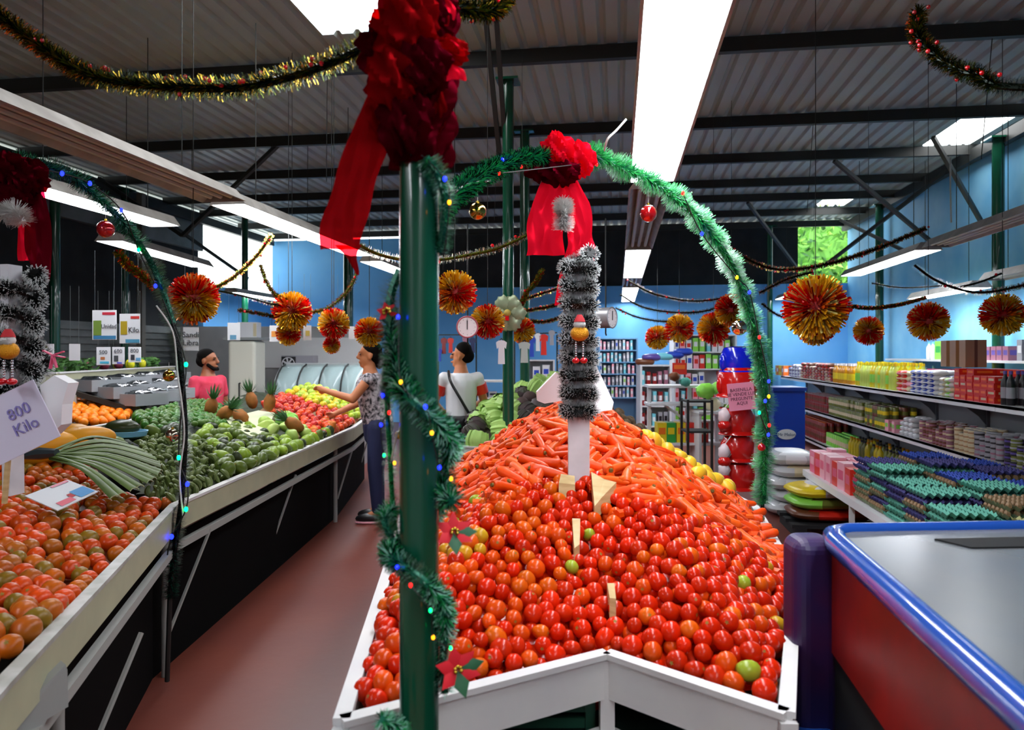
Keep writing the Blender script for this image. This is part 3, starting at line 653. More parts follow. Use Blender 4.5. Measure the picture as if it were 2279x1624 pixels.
drop(L2, 1500, bbox(rp), rp, 0.1, [root], 'orange_root', 'rough orange root lying at the rim below the red fruit', 'vegetable', 'orange roots at the rim', 0.03, tk=tk)
# red and yellow fruit at the far end
rf = [tomato_mesh('red_fruit', fruit_mat('fruit red', 'd83018', 'e0502a', 0.3), 0.036, 0.95, 12, False), tomato_mesh('red_fruit', fruit_mat('fruit wine red', 'a81c22', 'c83424', 0.3), 0.034, 1.0, 12, False), tomato_mesh('red_fruit', fruit_mat('fruit orange red', 'e05c24', 'd84018', 0.3), 0.036, 0.95, 12, False)]
hp3 = Heap([(-1.62, 6.1), (-1.62, 7.37), (-1.75, 9.5), (-3.0, 9.5), (-3.15, 8.4), (-2.75, 6.6), (-2.2, 6.1)], (-2.35, 8.6), 0.88, 0.36, 1.1)
rpoly = [(590, 872), (640, 880), (690, 900), (745, 912), (785, 938), (785, 955), (700, 975), (640, 940), (585, 900)]
gpoly = [(650, 850), (700, 845), (800, 850), (805, 905), (790, 935), (750, 912), (690, 902), (640, 880)]
tk3 = {}
drop(hp3, 5000, bbox(rpoly), rpoly, 0.068, rf, 'red_fruit', 'round red fruit in the heap at the end of the long table', 'fruit', 'red fruit heap at the end of the long table', 0.01, tk=tk3)
yf = [tomato_mesh('green_yellow_fruit', fruit_mat('fruit lime yellow', 'c8cc2c', 'a8c838', 0.35), 0.038, 1.0, 12, False), tomato_mesh('green_yellow_fruit', fruit_mat('fruit light green', '94b838', 'b8c440', 0.35), 0.038, 1.0, 12, False), tomato_mesh('green_yellow_fruit', fruit_mat('fruit yellow', 'e0b81c', 'd0c030', 0.35), 0.038, 1.0, 12, False)]
drop(hp3, 5000, bbox(gpoly), gpoly, 0.078, yf, 'green_yellow_fruit', 'round yellow-green fruit behind the red fruit', 'fruit', 'yellow-green fruit before the glass counter', 0.01, (1, 1.2), tk=tk3)
core_heap(hp3, 'x', None, '', '', 0.03).build('packed_fruit', M('fruit mass', '8a3418', 0.6, spots='7c6a1c', scale=8), label='inner layers of the red and yellow-green fruit heap', cat='fruit', kind='stuff')
# pineapples
m_pine = fruit_mat('pineapple skin', 'a8622c', '7c5626', 0.7, 0.1, 30); m_crown = fruit_mat('pineapple crown leaf', '4d7a4c', '37603c', 0.5)
def pineapple(loc, rot, label, s=1.0):
    b = MB(); b.ball((0, 0, 0), (0.055, 0.055, 0.085), 18, 0, func=lambda q: q * (1 + 0.05 * math.sin(14 * math.atan2(q.y, q.x) + 12 * q.z)))
    o = b.build('pineapple', m_pine, None, label=label, cat='pineapple'); o.location = loc; o.rotation_euler = rot; o.scale = (s,) * 3
    b = MB()
    for k in range(26):
        a = k * 2.4; t_ = k / 26; l = 0.07 + 0.09 * t_; out_ = 0.075 * (1 - t_) + 0.012; p = Vector((0.012 * math.cos(a), 0.012 * math.sin(a), 0.075)); q = p + Vector((math.cos(a) * out_, math.sin(a) * out_, l)); s_ = Vector((-math.sin(a), math.cos(a), 0)) * 0.009; m_ = (p + q) / 2 + Vector((math.cos(a), math.sin(a), 0)) * 0.008
        b.add([p - s_, p + s_, m_ + s_ * 0.8, q, m_ - s_ * 0.8], [(0, 1, 2, 4), (4, 2, 3)])
    b.build('crown', m_crown, o, False); return o
for i, (x, y, d, rx, ry, lb) in enumerate(((500, 920, 6.2, 0.2, 0.9, 'pineapple lying just right of the arch, crown to the left'), (535, 925, 6.3, -.2, -1.0, 'pineapple lying under the tall crown below the white freezer'), (470, 905, 6.6, 0.1, 0.3, 'pineapple upright in front of the man in the pink shirt'), (600, 895, 6.9, 0.1, .2, 'small pineapple upright by the left of the red fruit'), (655, 945, 6.15, 0.4, -0.9, 'pineapple lying among the light green squashes'), (560, 890, 7.2, 0.1, -.2, 'pineapple standing behind, left of the red flower-like fruit'))):
    pineapple(P(x, y, d), (rx, ry, 0), lb)
m_sheet = M('pale plastic sheet', 'c8cfa8', 0.5); b = MB(); q = [rays(L2, 1, (x, y, x + .1, y + .1), 3, 9)[0] for x, y in ((500, 945), (575, 925), (612, 930), (590, 975), (560, 985), (515, 962))]
tp = [C(c[0], c[1], c[2] + 0.05) for c in q]; b.add(tp + [p - Vector((0, 0, 0.05)) for p in tp], [tuple(range(6)), tuple(range(11, 5, -1))] + [(i, i + 6, (i + 1) % 6 + 6, (i + 1) % 6) for i in range(6)])
b.build('plastic_sheet', m_sheet, None, False, label='pale cream sheet lying between the avocados and the red fruit', cat='sheet')
# papayas
pap = fruit_mat('papaya yellow', 'e0940c', 'b0801c', 0.4, 0.1, 5); b = MB(); b.ball((0, 0, 0), (0.095, 0.095, 0.17), 20, 0, func=lambda q: Vector((q.x * (1 - 0.2 * q.z), q.y * (1 - 0.2 * q.z), q.z))); b.tube([(0, 0, 0.145), (0, 0, 0.165)], 0.01, 6, 1); pm = b.mesh('papaya', [pap, m_scar])
for i, (x, y, d, r_, lb) in enumerate(((160, 978, 4.3, (1.3, 0.3, 1.2), 'large yellow papaya lying farthest right'), (95, 995, 4.0, (1.4, -.3, 2.2), 'orange papaya lying at an angle left of the stalks'), (120, 965, 4.5, (1.2, .4, .3), 'papaya half hidden behind the handwritten sheet'), (70, 985, 4.2, (1.5, .1, .9), 'papaya next to the lower corner of the handwritten sheet'), (185, 985, 4.15, (1.3, .6, 1.9), 'green-tinged papaya end behind the stalks'))):
    O('papaya', pm, None, P(x, y, d), r_, lb, 'papaya', 'papayas behind the tomatoes')
# watermelon piece in a blue-wrapped tray
t = E('wrapped_tray', 'light blue foam tray with a dark watermelon wedge', 'tray', P(272, 975, 4.9), TH)
b = MB(); b.lathe([(0.10, 0), (0.15, 0.015), (0.165, 0.05), (0.155, 0.05), (0.14, 0.02), (0.02, 0.012)], 24, 0, Matrix.Diagonal((1, 0.75, 1, 1))); b.build('tray', M('light blue tray', '78b6d8', 0.4), t)
b = MB(); b.ball((0, 0, 0.07), (0.115, 0.07, 0.055), 18); b.build('melon_wedge', fruit_mat('melon dark rind', '222c16', '38421f', 0.3, 0), t)
# fanned long stalks
m_stalk = fruit_mat('stalk green', '5c7038', '44582a', 0.45, 0.15, 12); m_cut = M('stalk cut end', 'a4ad80', 0.6)
base = P(118, 1012, 3.55)
for i in range(22):
    u = i / 21; ex, ey = 250 + 110 * math.sin(u * PI * 0.9 + 0.25), 985 + 120 * u; ed = 4.0 - 0.75 * u
    if i % 3 == 1: ex -= 40
    e_ = P(ex, ey, ed); mid = (base + e_) / 2 + Vector((0, 0, 0.06 - 0.03 * u)); pts = smooth_path([base + Vector((random.uniform(-.02, .02), 0, 0.02 * random.random() - 0.02 * u)), mid, e_], 6); b = MB(); n_ = len(pts); vs = []; dirp = (e_ - base).normalized(); sd = dirp.cross(Vector((0, 0, 1))).normalized()
    for k, p in enumerate(pts):
        t_ = k / (n_ - 1); wd = 0.006 + 0.022 * t_
        for j in range(5): a = -1.2 + 0.6 * j; vs.append(p + sd * wd * math.sin(a) + Vector((0, 0, wd * 0.7 * math.cos(a) - wd * .4)))
        for j in range(5): a = 1.2 - 0.6 * j; vs.append(p + sd * (wd - 0.004) * math.sin(a) + Vector((0, 0, (wd) * 0.7 * math.cos(a) - wd * .4 - 0.004)))
    b.add(vs, [(k * 10 + j, k * 10 + (j + 1) % 10, (k + 1) * 10 + (j + 1) % 10, (k + 1) * 10 + j) for k in range(n_ - 1) for j in range(10)], 0); b.add(vs[-10:], [tuple(range(10))], 1)
    b.build('leaf_stalk', [m_stalk, m_cut], None, True, label='long channelled green leaf stalk in the fanned bundle on the tomatoes', cat='vegetable stalk', group='fanned green stalks')
b = MB(); b.tube([base + Vector((-.15, -.02, -.01)), base + Vector((-.07, 0, 0.005)), base + Vector((0.02, 0, 0.01))], [0.012, 0.03, 0.02], 8); b.build('stalk_wrap', M('dark wrap', '2a3438', 0.3), None, True, label='dark plastic wrap binding the thin end of the green stalks', cat='wrap')
# tiers behind: oranges, black bagged trays, far shelf
SH = [((-3.1, 5.1), (-3.15, 6.3), (-4.6, 6.9), (-4.6, 5.1), 1.05, 'low back stall of oranges with cream rim behind the papayas'), ((-3.35, 6.45), (-3.5, 7.7), (-6.0, 8.2), (-5.5, 6.6), 1.12, 'back stall of dark bagged trays'), ((-3.9, 8.0), (-4.1, 9.2), (-6.6, 9.6), (-6.0, 8.25), 1.38, 'high back stall with white rim under the hanging cards')]
def backstall(q, edges, z, label):
    t = E('display_table', label, 'market stall'); rim(t, [q[i] for i in edges], z, False, 0.1, 0.022, (m_white, m_cream), 0.04); b = MB(); vs = [tuple(C(x, d, zz)) for zz in (z - 0.08, z - 0.1) for x, d in q]
    b.add(vs, [(0, 1, 2, 3), (7, 6, 5, 4)] + [(i, i + 4, (i + 1) % 4 + 4, (i + 1) % 4) for i in range(4)]); b.build('table_bottom', M('dark table underside'), t, False)
    for x, d in q: b = MB(); b.tube([C(x, d, 0), C(x, d, z - 0.1)], 0.02, 8); b.build('leg', M('weathered grey rail'), t)
g = lambda px, py, z: (lambda v: cf(v))(G(px, py, z))
q1 = [g(122, 967, 1.05), g(295, 936, 1.05)]
q1 = [q1[0], q1[1], (q1[1][0] - .3, q1[1][1] + 1.3), (q1[0][0] - 0.8, q1[0][1] + 1.3)]
backstall(q1, [0, 1, 2], 1.05, 'small back stall of oranges with cream rim, behind the papayas')
q3 = [(-4.14, 6.75), (-4.65, 10.2), (-5.4, 10.3), (-5.0, 6.6)]
backstall(q3, [3, 0, 1], 1.42, 'high back stall with white rim under the small hanging cards')
S1 = Slope(q1, q1[0], q1[1], 1.06, 0.14, 0.02)
om = [tomato_mesh('orange', fruit_mat('orange skin', 'f08a10', 'e86c0c', 0.4, 0.08), 0.036, 0.95, 12, False)]
op = [(140, 872), (165, 870), (200, 890), (230, 905), (270, 915), (295, 930), (240, 945), (190, 948), (160, 935)]
b_ = Slope([(q1[0][0], q1[0][1]), q1[1], (q1[1][0] - .3, q1[1][1] + 1.5), (q1[0][0] - 1, q1[0][1] + 1.5)], q1[0], q1[1], 1.06, 0.14, 0.02)
drop(b_, 4000, bbox(op), op, 0.062, om, 'orange', 'small bright orange in the heap on the left back stall', 'orange', 'oranges on the back stall', 0.02, d0=3)
km = ovoid('kiwi_fruit', fruit_mat('kiwi brown green', '8a7a42', '6d6a34', 0.7), 0.03, 0.036, 0.05, 10)
kp = [(205, 872), (260, 868), (300, 895), (330, 905), (300, 925), (270, 912), (225, 898)]
drop(b_, 3000, bbox(kp), kp, 0.07, [km], 'brown_fruit', 'small brown-green fruit between the oranges and the limes', 'fruit', 'brown-green fruit by the oranges', 0.05, (1.1, 1.4), d0=3)
m_bag = M('black shiny plastic', '1a1c1e', 0.12, spots='2e3236', scale=14, bump=0.9, bscale=26); m_edge = M('tray edge grey', '8d9296', 0.3)
TC = [P(165, 868, 6.3), P(305, 908, 6.3), P(415, 882, 8.0), P(385, 840, 8.9)]
def bil(u, v): return (TC[0] * (1 - u) + TC[1] * u) * (1 - v) + (TC[3] * (1 - u) + TC[2] * u) * v
for i in range(12):
    u, v = (0.12 + 0.38 * (i % 3)), 0.1 + 0.26 * (i // 3); pt = bil(u, v)
    t = E('bagged_tray', 'open carton tray lined with shiny black plastic on the left back stall', 'tray', pt, TH - 0.45, 'black-lined trays'); b = MB()
    def lump(q): return q * (1 + 0.12 * math.sin(7 * q.x + 9 * q.y + i) * math.cos(8 * q.z))
    b.ball((0, 0, 0.06), (0.19, 0.15, 0.07), 22, 0, func=lump); b.build('plastic_lining', m_bag, t)
    b = MB(); [b.box(cc, ss) for cc, ss in (((0, -.16, .05), (.4, .012, .1)), ((0, .16, .05), (.4, .012, .1)), ((-.2, 0, .05), (.012, .33, .1)), ((.2, 0, .05), (.012, .33, .1)), ((0, 0, .005), (.4, .32, .01)))]; b.build('carton_side', m_edge, t, False)
t = E('display_table', 'sloping back stall under the black-lined trays', 'market stall'); b = MB(); vs = [tuple(p - Vector((0, 0, z))) for z in (0.005, 0.05) for p in TC]
b.add(vs, [(0, 1, 2, 3), (7, 6, 5, 4)] + [(i, i + 4, (i + 1) % 4 + 4, (i + 1) % 4) for i in range(4)]); b.build('table_top', M('dark table underside'), t, False)
for i in range(4): b = MB(); v = TC[i]; b.tube([(v.x, v.y, 0), (v.x, v.y, v.z - 0.04)], 0.02, 8); b.build('leg', M('weathered grey rail'), t)
# produce on the high shelf
hv = M('herb green', '4a7a30', 0.7, spots='2f5a20', scale=20)
for i in range(16):
    x = 135 + i * 16.5; yel = 9 <= i <= 12; pk_ = 5 <= i <= 8; u_ = i / 15; b = MB(); cc = C(-4.3 - 0.5 * u_ - 0.1 * (i % 2), 6.95 + 3.1 * u_, 1.47)
    if yel: b.ball((0, 0, 0), (0.045, 0.04, 0.06), 10); o = b.build('yellow_pepper', fruit_mat('pepper yellow', 'd8c020', 'a8b828', 0.35), None, label='yellow pepper on the high shelf right of the cards', cat='pepper', group='yellow peppers'); o.location = cc
    elif pk_: b.ball((0, 0, 0), (0.05, 0.05, 0.05), 10); o = b.build('beetroot', fruit_mat('beet magenta', '7c2a40', '5c2030', 0.4), None, label='purple-red beetroot on the high shelf under the cards', cat='beetroot', group='beetroots on the high shelf'); o.location = cc
    else:
        for k in range(60): p = Vector((random.gauss(0, .04), random.gauss(0, .04), random.uniform(-.04, .08))); u = Vector((random.uniform(-1, 1), random.uniform(-1, 1), random.uniform(-.3, 1))).normalized() * 0.03; v = u.orthogonal() * 0.4; b.add([p - u, p + v, p + u, p - v], [(0, 1, 2, 3)])
        b.tube([(0, 0, -.06), (0, 0, 0)], 0.015, 6)
        o = b.build('herb_bunch', hv, None, False, label='leafy green herb bunch on the high back shelf', cat='herbs', group='herb bunches on the high shelf'); o.location = cc
# ---------------------------------------------------------------- foreground pillar
PD = 1.42; pc = P(933, 800, PD)
t = E('green_pillar', 'glossy dark green round pillar in the foreground, wrapped with garland', 'pillar', (pc.x, pc.y, 0))
b = MB(); b.tube([(0, 0, 0), (0, 0, ZR)], 0.0375, 40); b.build('shaft', m_green, t)
b = MB(); b.box((0, 0, 0.01), (0.2, 0.2, 0.02)); b.build('base_plate', m_green, t, False)

# ---------------------------------------------------------------- tinsel
def needles(b, pts, r, n, mis=(0, 1), wd=0.0012, tip=None, lean=0.25, jit=0.35, lump=0.0):
    pts = [Vector(p) for p in pts]; seg = [(q - p).length for p, q in zip(pts, pts[1:])]; tot = sum(seg); cum = np.cumsum([0] + seg)
    for _ in range(n):
        s_ = random.random() * tot; i = min(len(seg) - 1, int(np.searchsorted(cum, s_) - 1)); i = max(i, 0); f = (s_ - cum[i]) / max(seg[i], 1e-9); p = pts[i].lerp(pts[i + 1], f); d = (pts[i + 1] - pts[i]).normalized()
        rv = Vector((random.gauss(0, 1), random.gauss(0, 1), random.gauss(0, 1))); o = (rv - d * rv.dot(d)).normalized(); o = (o + d * random.uniform(-lean, lean)).normalized(); l = r * random.uniform(1 - jit, 1.05) * (1 + lump * math.sin(s_ * 2 * PI / (r * 2.6)))
        s = o.cross(d + rv * 0.3).normalized() * wd; a = p + o * r * 0.15; e = p + o * l
        if tip is None: b.add([a - s, a + s, e + s * 0.6, e - s * 0.6], [(0, 1, 2, 3)], random.choice(mis))
        else:
            m_ = p + o * l * 0.8; b.add([a - s, a + s, m_ + s, m_ - s, e + s, e - s], [(0, 1, 2, 3), (3, 2, 4, 5)], mis[0]); b.m[-1] = tip
def garland(name, pts, r, per_m, mats, label, cat='garland', group=None, core=0, wd=0.0015, tip=None, sub=6, mis=None, berries=None, cr=0.3, lump=0.0):
    path = smooth_path(pts, sub); L_ = sum((q - p).length for p, q in zip(path, path[1:])); b = MB(); b.tube(path, r * cr, 6, core)
    needles(b, path, r, int(per_m * L_), mis or tuple(range(len(mats))), wd, tip, lump=lump)
    o = b.build(name, mats, None, False, label=label, cat=cat, group=group)
    if berries:
        bb = MB()
        for k in range(int(L_ * berries[1])):
            p = random.choice(path); q = Vector((random.gauss(0, 1), random.gauss(0, 1), random.gauss(0, 1))).normalized() * r * 0.85; bb.ball(p + q, berries[2], 6)
        bb.build('berries', berries[0], o, kind='stuff')
    return o
mt_dk = M('tinsel dark green', '0a1a10', 0.25, metal=0.6); mt_gold = M('tinsel gold', 'c9a63a', 0.2, metal=0.9); mt_red = M('tinsel red', 'c01818', 0.25, metal=0.7); mt_olive = M('tinsel olive', '5a6a1c', 0.25, metal=0.7)
mt_gr = M('tinsel green', '14a050', 0.35, metal=0.2); mt_gr2 = M('tinsel bright green', '58e07c', 0.4, metal=0.1); mt_teal = M('tinsel teal', '0c6a50', 0.35, metal=0.3); mt_tealw = M('tinsel frosted teal', '9ad8c0', 0.4)
m_berry = M('red berry', 'd81420', 0.15, coat=0.5)
D4 = [mt_dk, mt_dk, mt_gold, mt_olive]
def pp_(lst, d): return [P(x, y, d[0] + (d[1] - d[0]) * i / (len(lst) - 1)) for i, (x, y) in enumerate(lst)]
garland('tinsel_garland', pp_([(-30, 15), (60, 80), (130, 130), (210, 170), (330, 190), (420, 195), (520, 195), (600, 182), (680, 160), (760, 130), (830, 95)], (2.2, 1.7)), 0.035, 3800, D4, 'dark tinsel garland with red berries hanging from the upper left corner to the big bow', berries=(m_berry, 26, 0.006), wd=0.0013)
garland('tinsel_garland', pp_([(940, 40), (980, 12), (1040, 20), (1090, 25), (1120, 5), (1140, -40)], (1.6, 2.0)), 0.032, 3800, D4, 'short dark tinsel garland at the top edge right of the big bow', berries=(m_berry, 20, 0.006), wd=0.0013)
garland('tinsel_garland', pp_([(2045, 25), (2040, 75), (2075, 115), (2120, 150), (2170, 165), (2220, 190), (2310, 195)], (2.4, 2.0)), 0.033, 3800, D4, 'dark tinsel garland with red berries at the upper right corner', berries=(m_berry, 34, 0.007), wd=0.0013)
def thin(lst, d, r, label, mats=None, n=1500, ber=10): garland('tinsel_garland', pp_(lst, d), r, n, mats or [mt_dk, mt_dk, mt_gold, mt_olive, mt_red], label, wd=0.004, berries=(m_berry, ber * 0.5, 0.012) if ber else None)
GG = [mt_olive, mt_gold, mt_gold, mt_olive, mt_red]
thin([(604, 522), (575, 565), (535, 605), (490, 635), (440, 645)], (6.5, 7), 0.032, 'gold-green tinsel strand rising to the right above the left pompoms', GG)
thin([(580, 590), (592, 625), (612, 655), (640, 668)], (7, 6.8), 0.028, 'short tinsel strand dropping onto the hanging lantern pompom', GG)
thin([(795, 600), (785, 630), (760, 662), (725, 688), (690, 695)], (6.8, 7), 0.03, 'gold tinsel strand below the tip of the red ribbon tail', GG)
thin([(475, 645), (540, 658), (590, 672), (625, 680)], (6.5, 6.8), 0.028, 'dark tinsel strand between the two left pompoms, upper one')
thin([(530, 690), (575, 697), (610, 705)], (6.9, 6.8), 0.025, 'dark tinsel strand between the two left pompoms, lower one')
thin([(262, 560), (285, 590), (320, 615), (345, 640)], (4.2, 4.0), 0.032, 'gold tinsel strand hanging inside the left arch', GG)
thin([(800, 545), (840, 565), (900, 578), (980, 578), (1050, 566), (1110, 552), (1180, 520)], (4.6, 4.9), 0.034, 'gold tinsel strand passing behind the foreground pillar to the middle bow', GG)
thin([(1208, 600), (1190, 630), (1170, 655), (1160, 680)], (6.2, 6.6), 0.03, 'tinsel strand dropping beside the slim green post', GG)
thin([(1160, 668), (1200, 655), (1250, 640)], (8.4, 8.0), 0.03, 'dark tinsel strand against the blue wall left of the white post, upper')
thin([(1165, 692), (1210, 685), (1250, 675)], (8.4, 8.0), 0.03, 'dark tinsel strand against the blue wall left of the white post, middle')
thin([(1165, 712), (1210, 716), (1250, 706)], (8.4, 8.0), 0.03, 'dark tinsel strand against the blue wall left of the white post, lowest')
thin([(1400, 625), (1450, 652), (1520, 668), (1580, 668), (1640, 655)], (9.5, 9.5), 0.035, 'dark tinsel swag on the back wall, top of the three right of the post')
thin([(1380, 655), (1430, 683), (1500, 695), (1570, 692), (1620, 672)], (9.5, 9.5), 0.035, 'dark tinsel swag on the back wall, second of the three')
thin([(1370, 685), (1420, 706), (1480, 715), (1530, 706)], (9.8, 9.8), 0.035, 'dark tinsel swag on the back wall, lowest of the three')
thin([(1608, 540), (1655, 573), (1720, 598), (1790, 597), (1870, 580), (1960, 550), (2060, 508)], (7, 7.4), 0.035, 'dark tinsel swag with red berries in front of the sunlit gap', None, 1500, 14)
thin([(1690, 652), (1750, 622), (1810, 605)], (7.0, 7.0), 0.03, 'tinsel strand rising right behind the right leg of the green arch')
thin([(1695, 675), (1735, 703), (1785, 710)], (8, 8), 0.028, 'tinsel strand running into the left side of the biggest pompom')
thin([(2035, 590), (2080, 622), (2140, 645), (2200, 650), (2290, 632)], (6.5, 6.2), 0.035, 'dark tinsel swag at the right edge, thicker one above the rightmost pompom')
thin([(2130, 640), (2180, 628), (2230, 608)], (6.6, 6.4), 0.03, 'dark tinsel strand rising to the right in front of the green wall column')
thin([(1890, 681), (1945, 685), (2005, 677), (2060, 662)], (7.4, 8.4), 0.026, 'thin tinsel strand between the big pompom and the small lit fixture')
thin([(1940, 630), (2010, 640), (2120, 634)], (8.4, 8.0), 0.022, 'faded thin tinsel strand over the right blue wall', None, 1000, 0)

# green arches
GA = [mt_gr, mt_gr2, mt_teal, mt_tealw]
A1 = [(975, 465, 1.7), (1000, 440, 1.9), (1055, 402, 2.2), (1110, 370, 2.5), (1180, 350, 2.8), (1245, 345, 3.0), (1330, 348, 3.1), (1390, 375, 3.15), (1450, 402, 3.2), (1510, 445, 3.25), (1560, 492, 3.3), (1600, 545, 3.4), (1640, 615, 3.45), (1665, 690, 3.5), (1683, 760, 3.55), (1700, 860, 3.6), (1703, 950, 3.62), (1700, 1040, 3.65), (1697, 1120, 3.66)]
garland('arch_garland', [P(*q) for q in A1[5:]], 0.056, 8000, GA, 'bright green tinsel garland arching over the tomato island to its right side', wd=0.0016, mis=(0, 0, 1, 1, 2, 3), lump=0.22)
garland('arch_garland', [P(*q) for q in A1[:6]], 0.038, 6500, [mt_teal, mt_dk, mt_gr], 'darker green garland between the foreground pillar and the middle red bow', wd=0.0013, mis=(0, 1, 1, 2), lump=0.2)
b = MB(); b.tube(smooth_path([P(*q) for q in A1], 4) + [P(1697, 1120, 3.66) - Vector((0, 0, 0.3)), Vector((P(1697, 1120, 3.66).x, P(1697, 1120, 3.66).y, 0))], 0.009, 8)
b.build('arch_hoop', m_steel, None, label='thin dark hoop carrying the bright green garland arch, foot right of the island', cat='hoop')
A2 = [(-40, 372, 2.9), (30, 362, 3.0), (90, 368, 3.1), (160, 392, 3.2), (210, 432, 3.3), (262, 482, 3.4), (302, 532, 3.5), (335, 582, 3.55), (362, 645, 3.55), (385, 720, 3.56), (400, 790, 3.56), (408, 880, 3.56), (412, 960, 3.56), (408, 1060, 3.55), (402, 1130, 3.52), (388, 1230, 3.5), (378, 1330, 3.5)]
garland('arch_garland', [P(*q) for q in A2[:10]], 0.048, 5200, [mt_teal, mt_dk, mt_gr, mt_tealw], 'dark blue-green tinsel garland arching at the left over the near table', wd=0.0016, mis=(0, 1, 1, 2, 3, 0), lump=0.2)
garland('arch_garland', [P(*q) for q in A2[9:]], 0.042, 5200, [M('tinsel black', '070908', 0.3, metal=0.4), mt_teal], 'shade-blackened tinsel garland forming the foot of the left arch at the table corner', wd=0.0016, mis=(0, 0, 0, 0, 1))  # silhouette darkness of the arch foot put into the tinsel colour
b = MB(); b.tube(smooth_path([P(*q) for q in A2], 4) + [P(372, 1515, 3.55)], 0.012, 8); b.build('arch_hoop', m_steel, None, label='thin dark hoop of the left garland arch standing at the corner of the two tables', cat='hoop')
# pillar garlands
def ring(y0, y1, a0, a1, r, n=14): return [Vector((pc.x + r * math.cos(a0 + (a1 - a0) * i / n), pc.y + r * math.sin(a0 + (a1 - a0) * i / n), P(933, y0 + (y1 - y0) * i / n, PD).z)) for i in range(n + 1)]
PG = [mt_teal, mt_dk, mt_gr, mt_tealw]
garland('pillar_garland', [P(948, 350, 1.36), P(975, 390, 1.38), P(990, 440, 1.4), P(988, 500, 1.41), P(975, 560, 1.42)], 0.027, 9000, PG, 'frosted green garland hanging down the right side of the foreground pillar under the bow', wd=0.0008, mis=(0, 0, 1, 3, 2))
garland('pillar_garland', [P(890, 600, 1.48), P(870, 660, 1.48), P(868, 720, 1.47), P(880, 790, 1.43), P(890, 850, 1.38), P(915, 890, 1.33), P(950, 920, 1.34), P(985, 955, 1.37), P(1002, 985, 1.42), P(990, 1040, 1.46), P(985, 1090, 1.42), P(1005, 1115, 1.38)], 0.032, 8000, PG, 'dark garland spiralling round the middle of the foreground pillar', wd=0.0008, mis=(0, 1, 1, 2, 3))
garland('pillar_garland', [P(985, 1110, 1.44), P(940, 1180, 1.5), P(880, 1210, 1.45), P(868, 1235, 1.38), P(905, 1265, 1.34), P(950, 1300, 1.33), P(985, 1340, 1.37), P(990, 1400, 1.42), P(985, 1480, 1.42), P(990, 1540, 1.42)], 0.027, 8000, PG, 'dark green garland round the lower part of the foreground pillar', wd=0.0008, mis=(0, 1, 1, 2, 3))
garland('pillar_garland', [P(868, 1190, 1.4), P(855, 1150, 1.42), P(875, 1130, 1.45)], 0.025, 9000, PG, 'tuft of green garland sticking out left of the foreground pillar', wd=0.0008)
garland('pillar_garland', [P(850, 1600, 1.3), P(880, 1615, 1.32), P(900, 1635, 1.33)], 0.022, 9000, PG, 'tuft of garland at the bottom edge left of the pillar', wd=0.0008)
garland('bead_garland', [P(872, 800, 1.47), P(862, 900, 1.5), P(868, 1000, 1.5), P(872, 1090, 1.5), P(880, 1180, 1.47)], 0.018, 8500, [mt_gr, mt_dk, mt_olive], 'green garland strand hanging just left of the foreground pillar', wd=0.0008)
garland('white_fluff', [P(868, 760, 1.5), P(855, 830, 1.5), P(850, 880, 1.5)], 0.018, 14000, [M('white plush', 'd8d8d4', 0.9)], 'white fluffy trim hanging left of the foreground pillar', cat='decoration', wd=0.0008)

# light strings
LC = {'b': M('bulb blue', '0a14ff', 0.3, emit=10), 'g': M('bulb green', '00ff70', 0.3, emit=3.5), 'r': M('bulb red', 'ff1010', 0.3, emit=4), 'y': M('bulb amber', 'ff9a10', 0.3, emit=3.5)}
m_wire = M('pale cord', 'c8ccc8', 0.5)
def lights(lst, r, label):
    pts = [P(*q[:3]) for q in lst]; path = smooth_path(pts, 5); b = MB(); b.tube(path, r * 0.25, 5); o = b.build('light_string', M('dark cord', '101412', 0.5), None, label=label, cat='string lights')
    for q, p in zip(lst, pts):
        if q[3] in LC: b = MB(); b.ball(p, (r * .75, r * .75, r), 8); b.build('bulb', LC[q[3]], o)
lights([(938, 345, 1.36, ''), (990, 398, 1.34, 'b'), (1000, 450, 1.35, 'y'), (985, 600, 1.42, '')], 0.0045, 'string of lights on the upper right of the foreground pillar')
lights([(862, 650, 1.42, ''), (886, 705, 1.38, 'b'), (892, 850, 1.33, 'y'), (947, 905, 1.3, 'b'), (961, 963, 1.3, 'y'), (978, 1040, 1.33, 'b'), (1004, 1065, 1.36, 'y')], 0.0042, 'string of lights spiralling round the middle of the foreground pillar')
lights([(884, 1262, 1.33, 'b'), (914, 1302, 1.29, 'r'), (958, 1358, 1.29, 'g'), (964, 1418, 1.3, 'y'), (1003, 1442, 1.34, 'g')], 0.004, 'string of lights on the lower foreground pillar')
lights([(852, 880, 1.49, 'b'), (866, 918, 1.48, 'r'), (848, 945, 1.49, 'b'), (855, 1013, 1.49, 'g'), (878, 1030, 1.47, 'y')], 0.004, 'string of lights in the strand left of the foreground pillar')
lights([(60, 352, 3.05, ''), (98, 376, 3.05, 'b'), (138, 386, 3.1, 'b'), (200, 408, 3.2, 'b'), (270, 468, 3.35, 'b'), (308, 556, 3.5, 'g'), (346, 636, 3.5, 'b')], 0.011, 'blue string of lights along the top of the left arch')
lights([(362, 665, 3.5, ''), (392, 740, 3.48, ''), (414, 811, 3.48, 'g'), (405, 900, 3.45, ''), (398, 1018, 3.45, 'g'), (417, 1077, 3.45, 'b'), (414, 1133, 3.42, 'g'), (382, 1194, 3.4, 'b'), (371, 1246, 3.4, 'g')], 0.013, 'string of green and blue lights down the foot of the left arch')
lights([(316, 1229, 3.28, 'g'), (343, 1180, 3.4, 'b')], 0.009, 'two string light bulbs on the rim of the near left table')
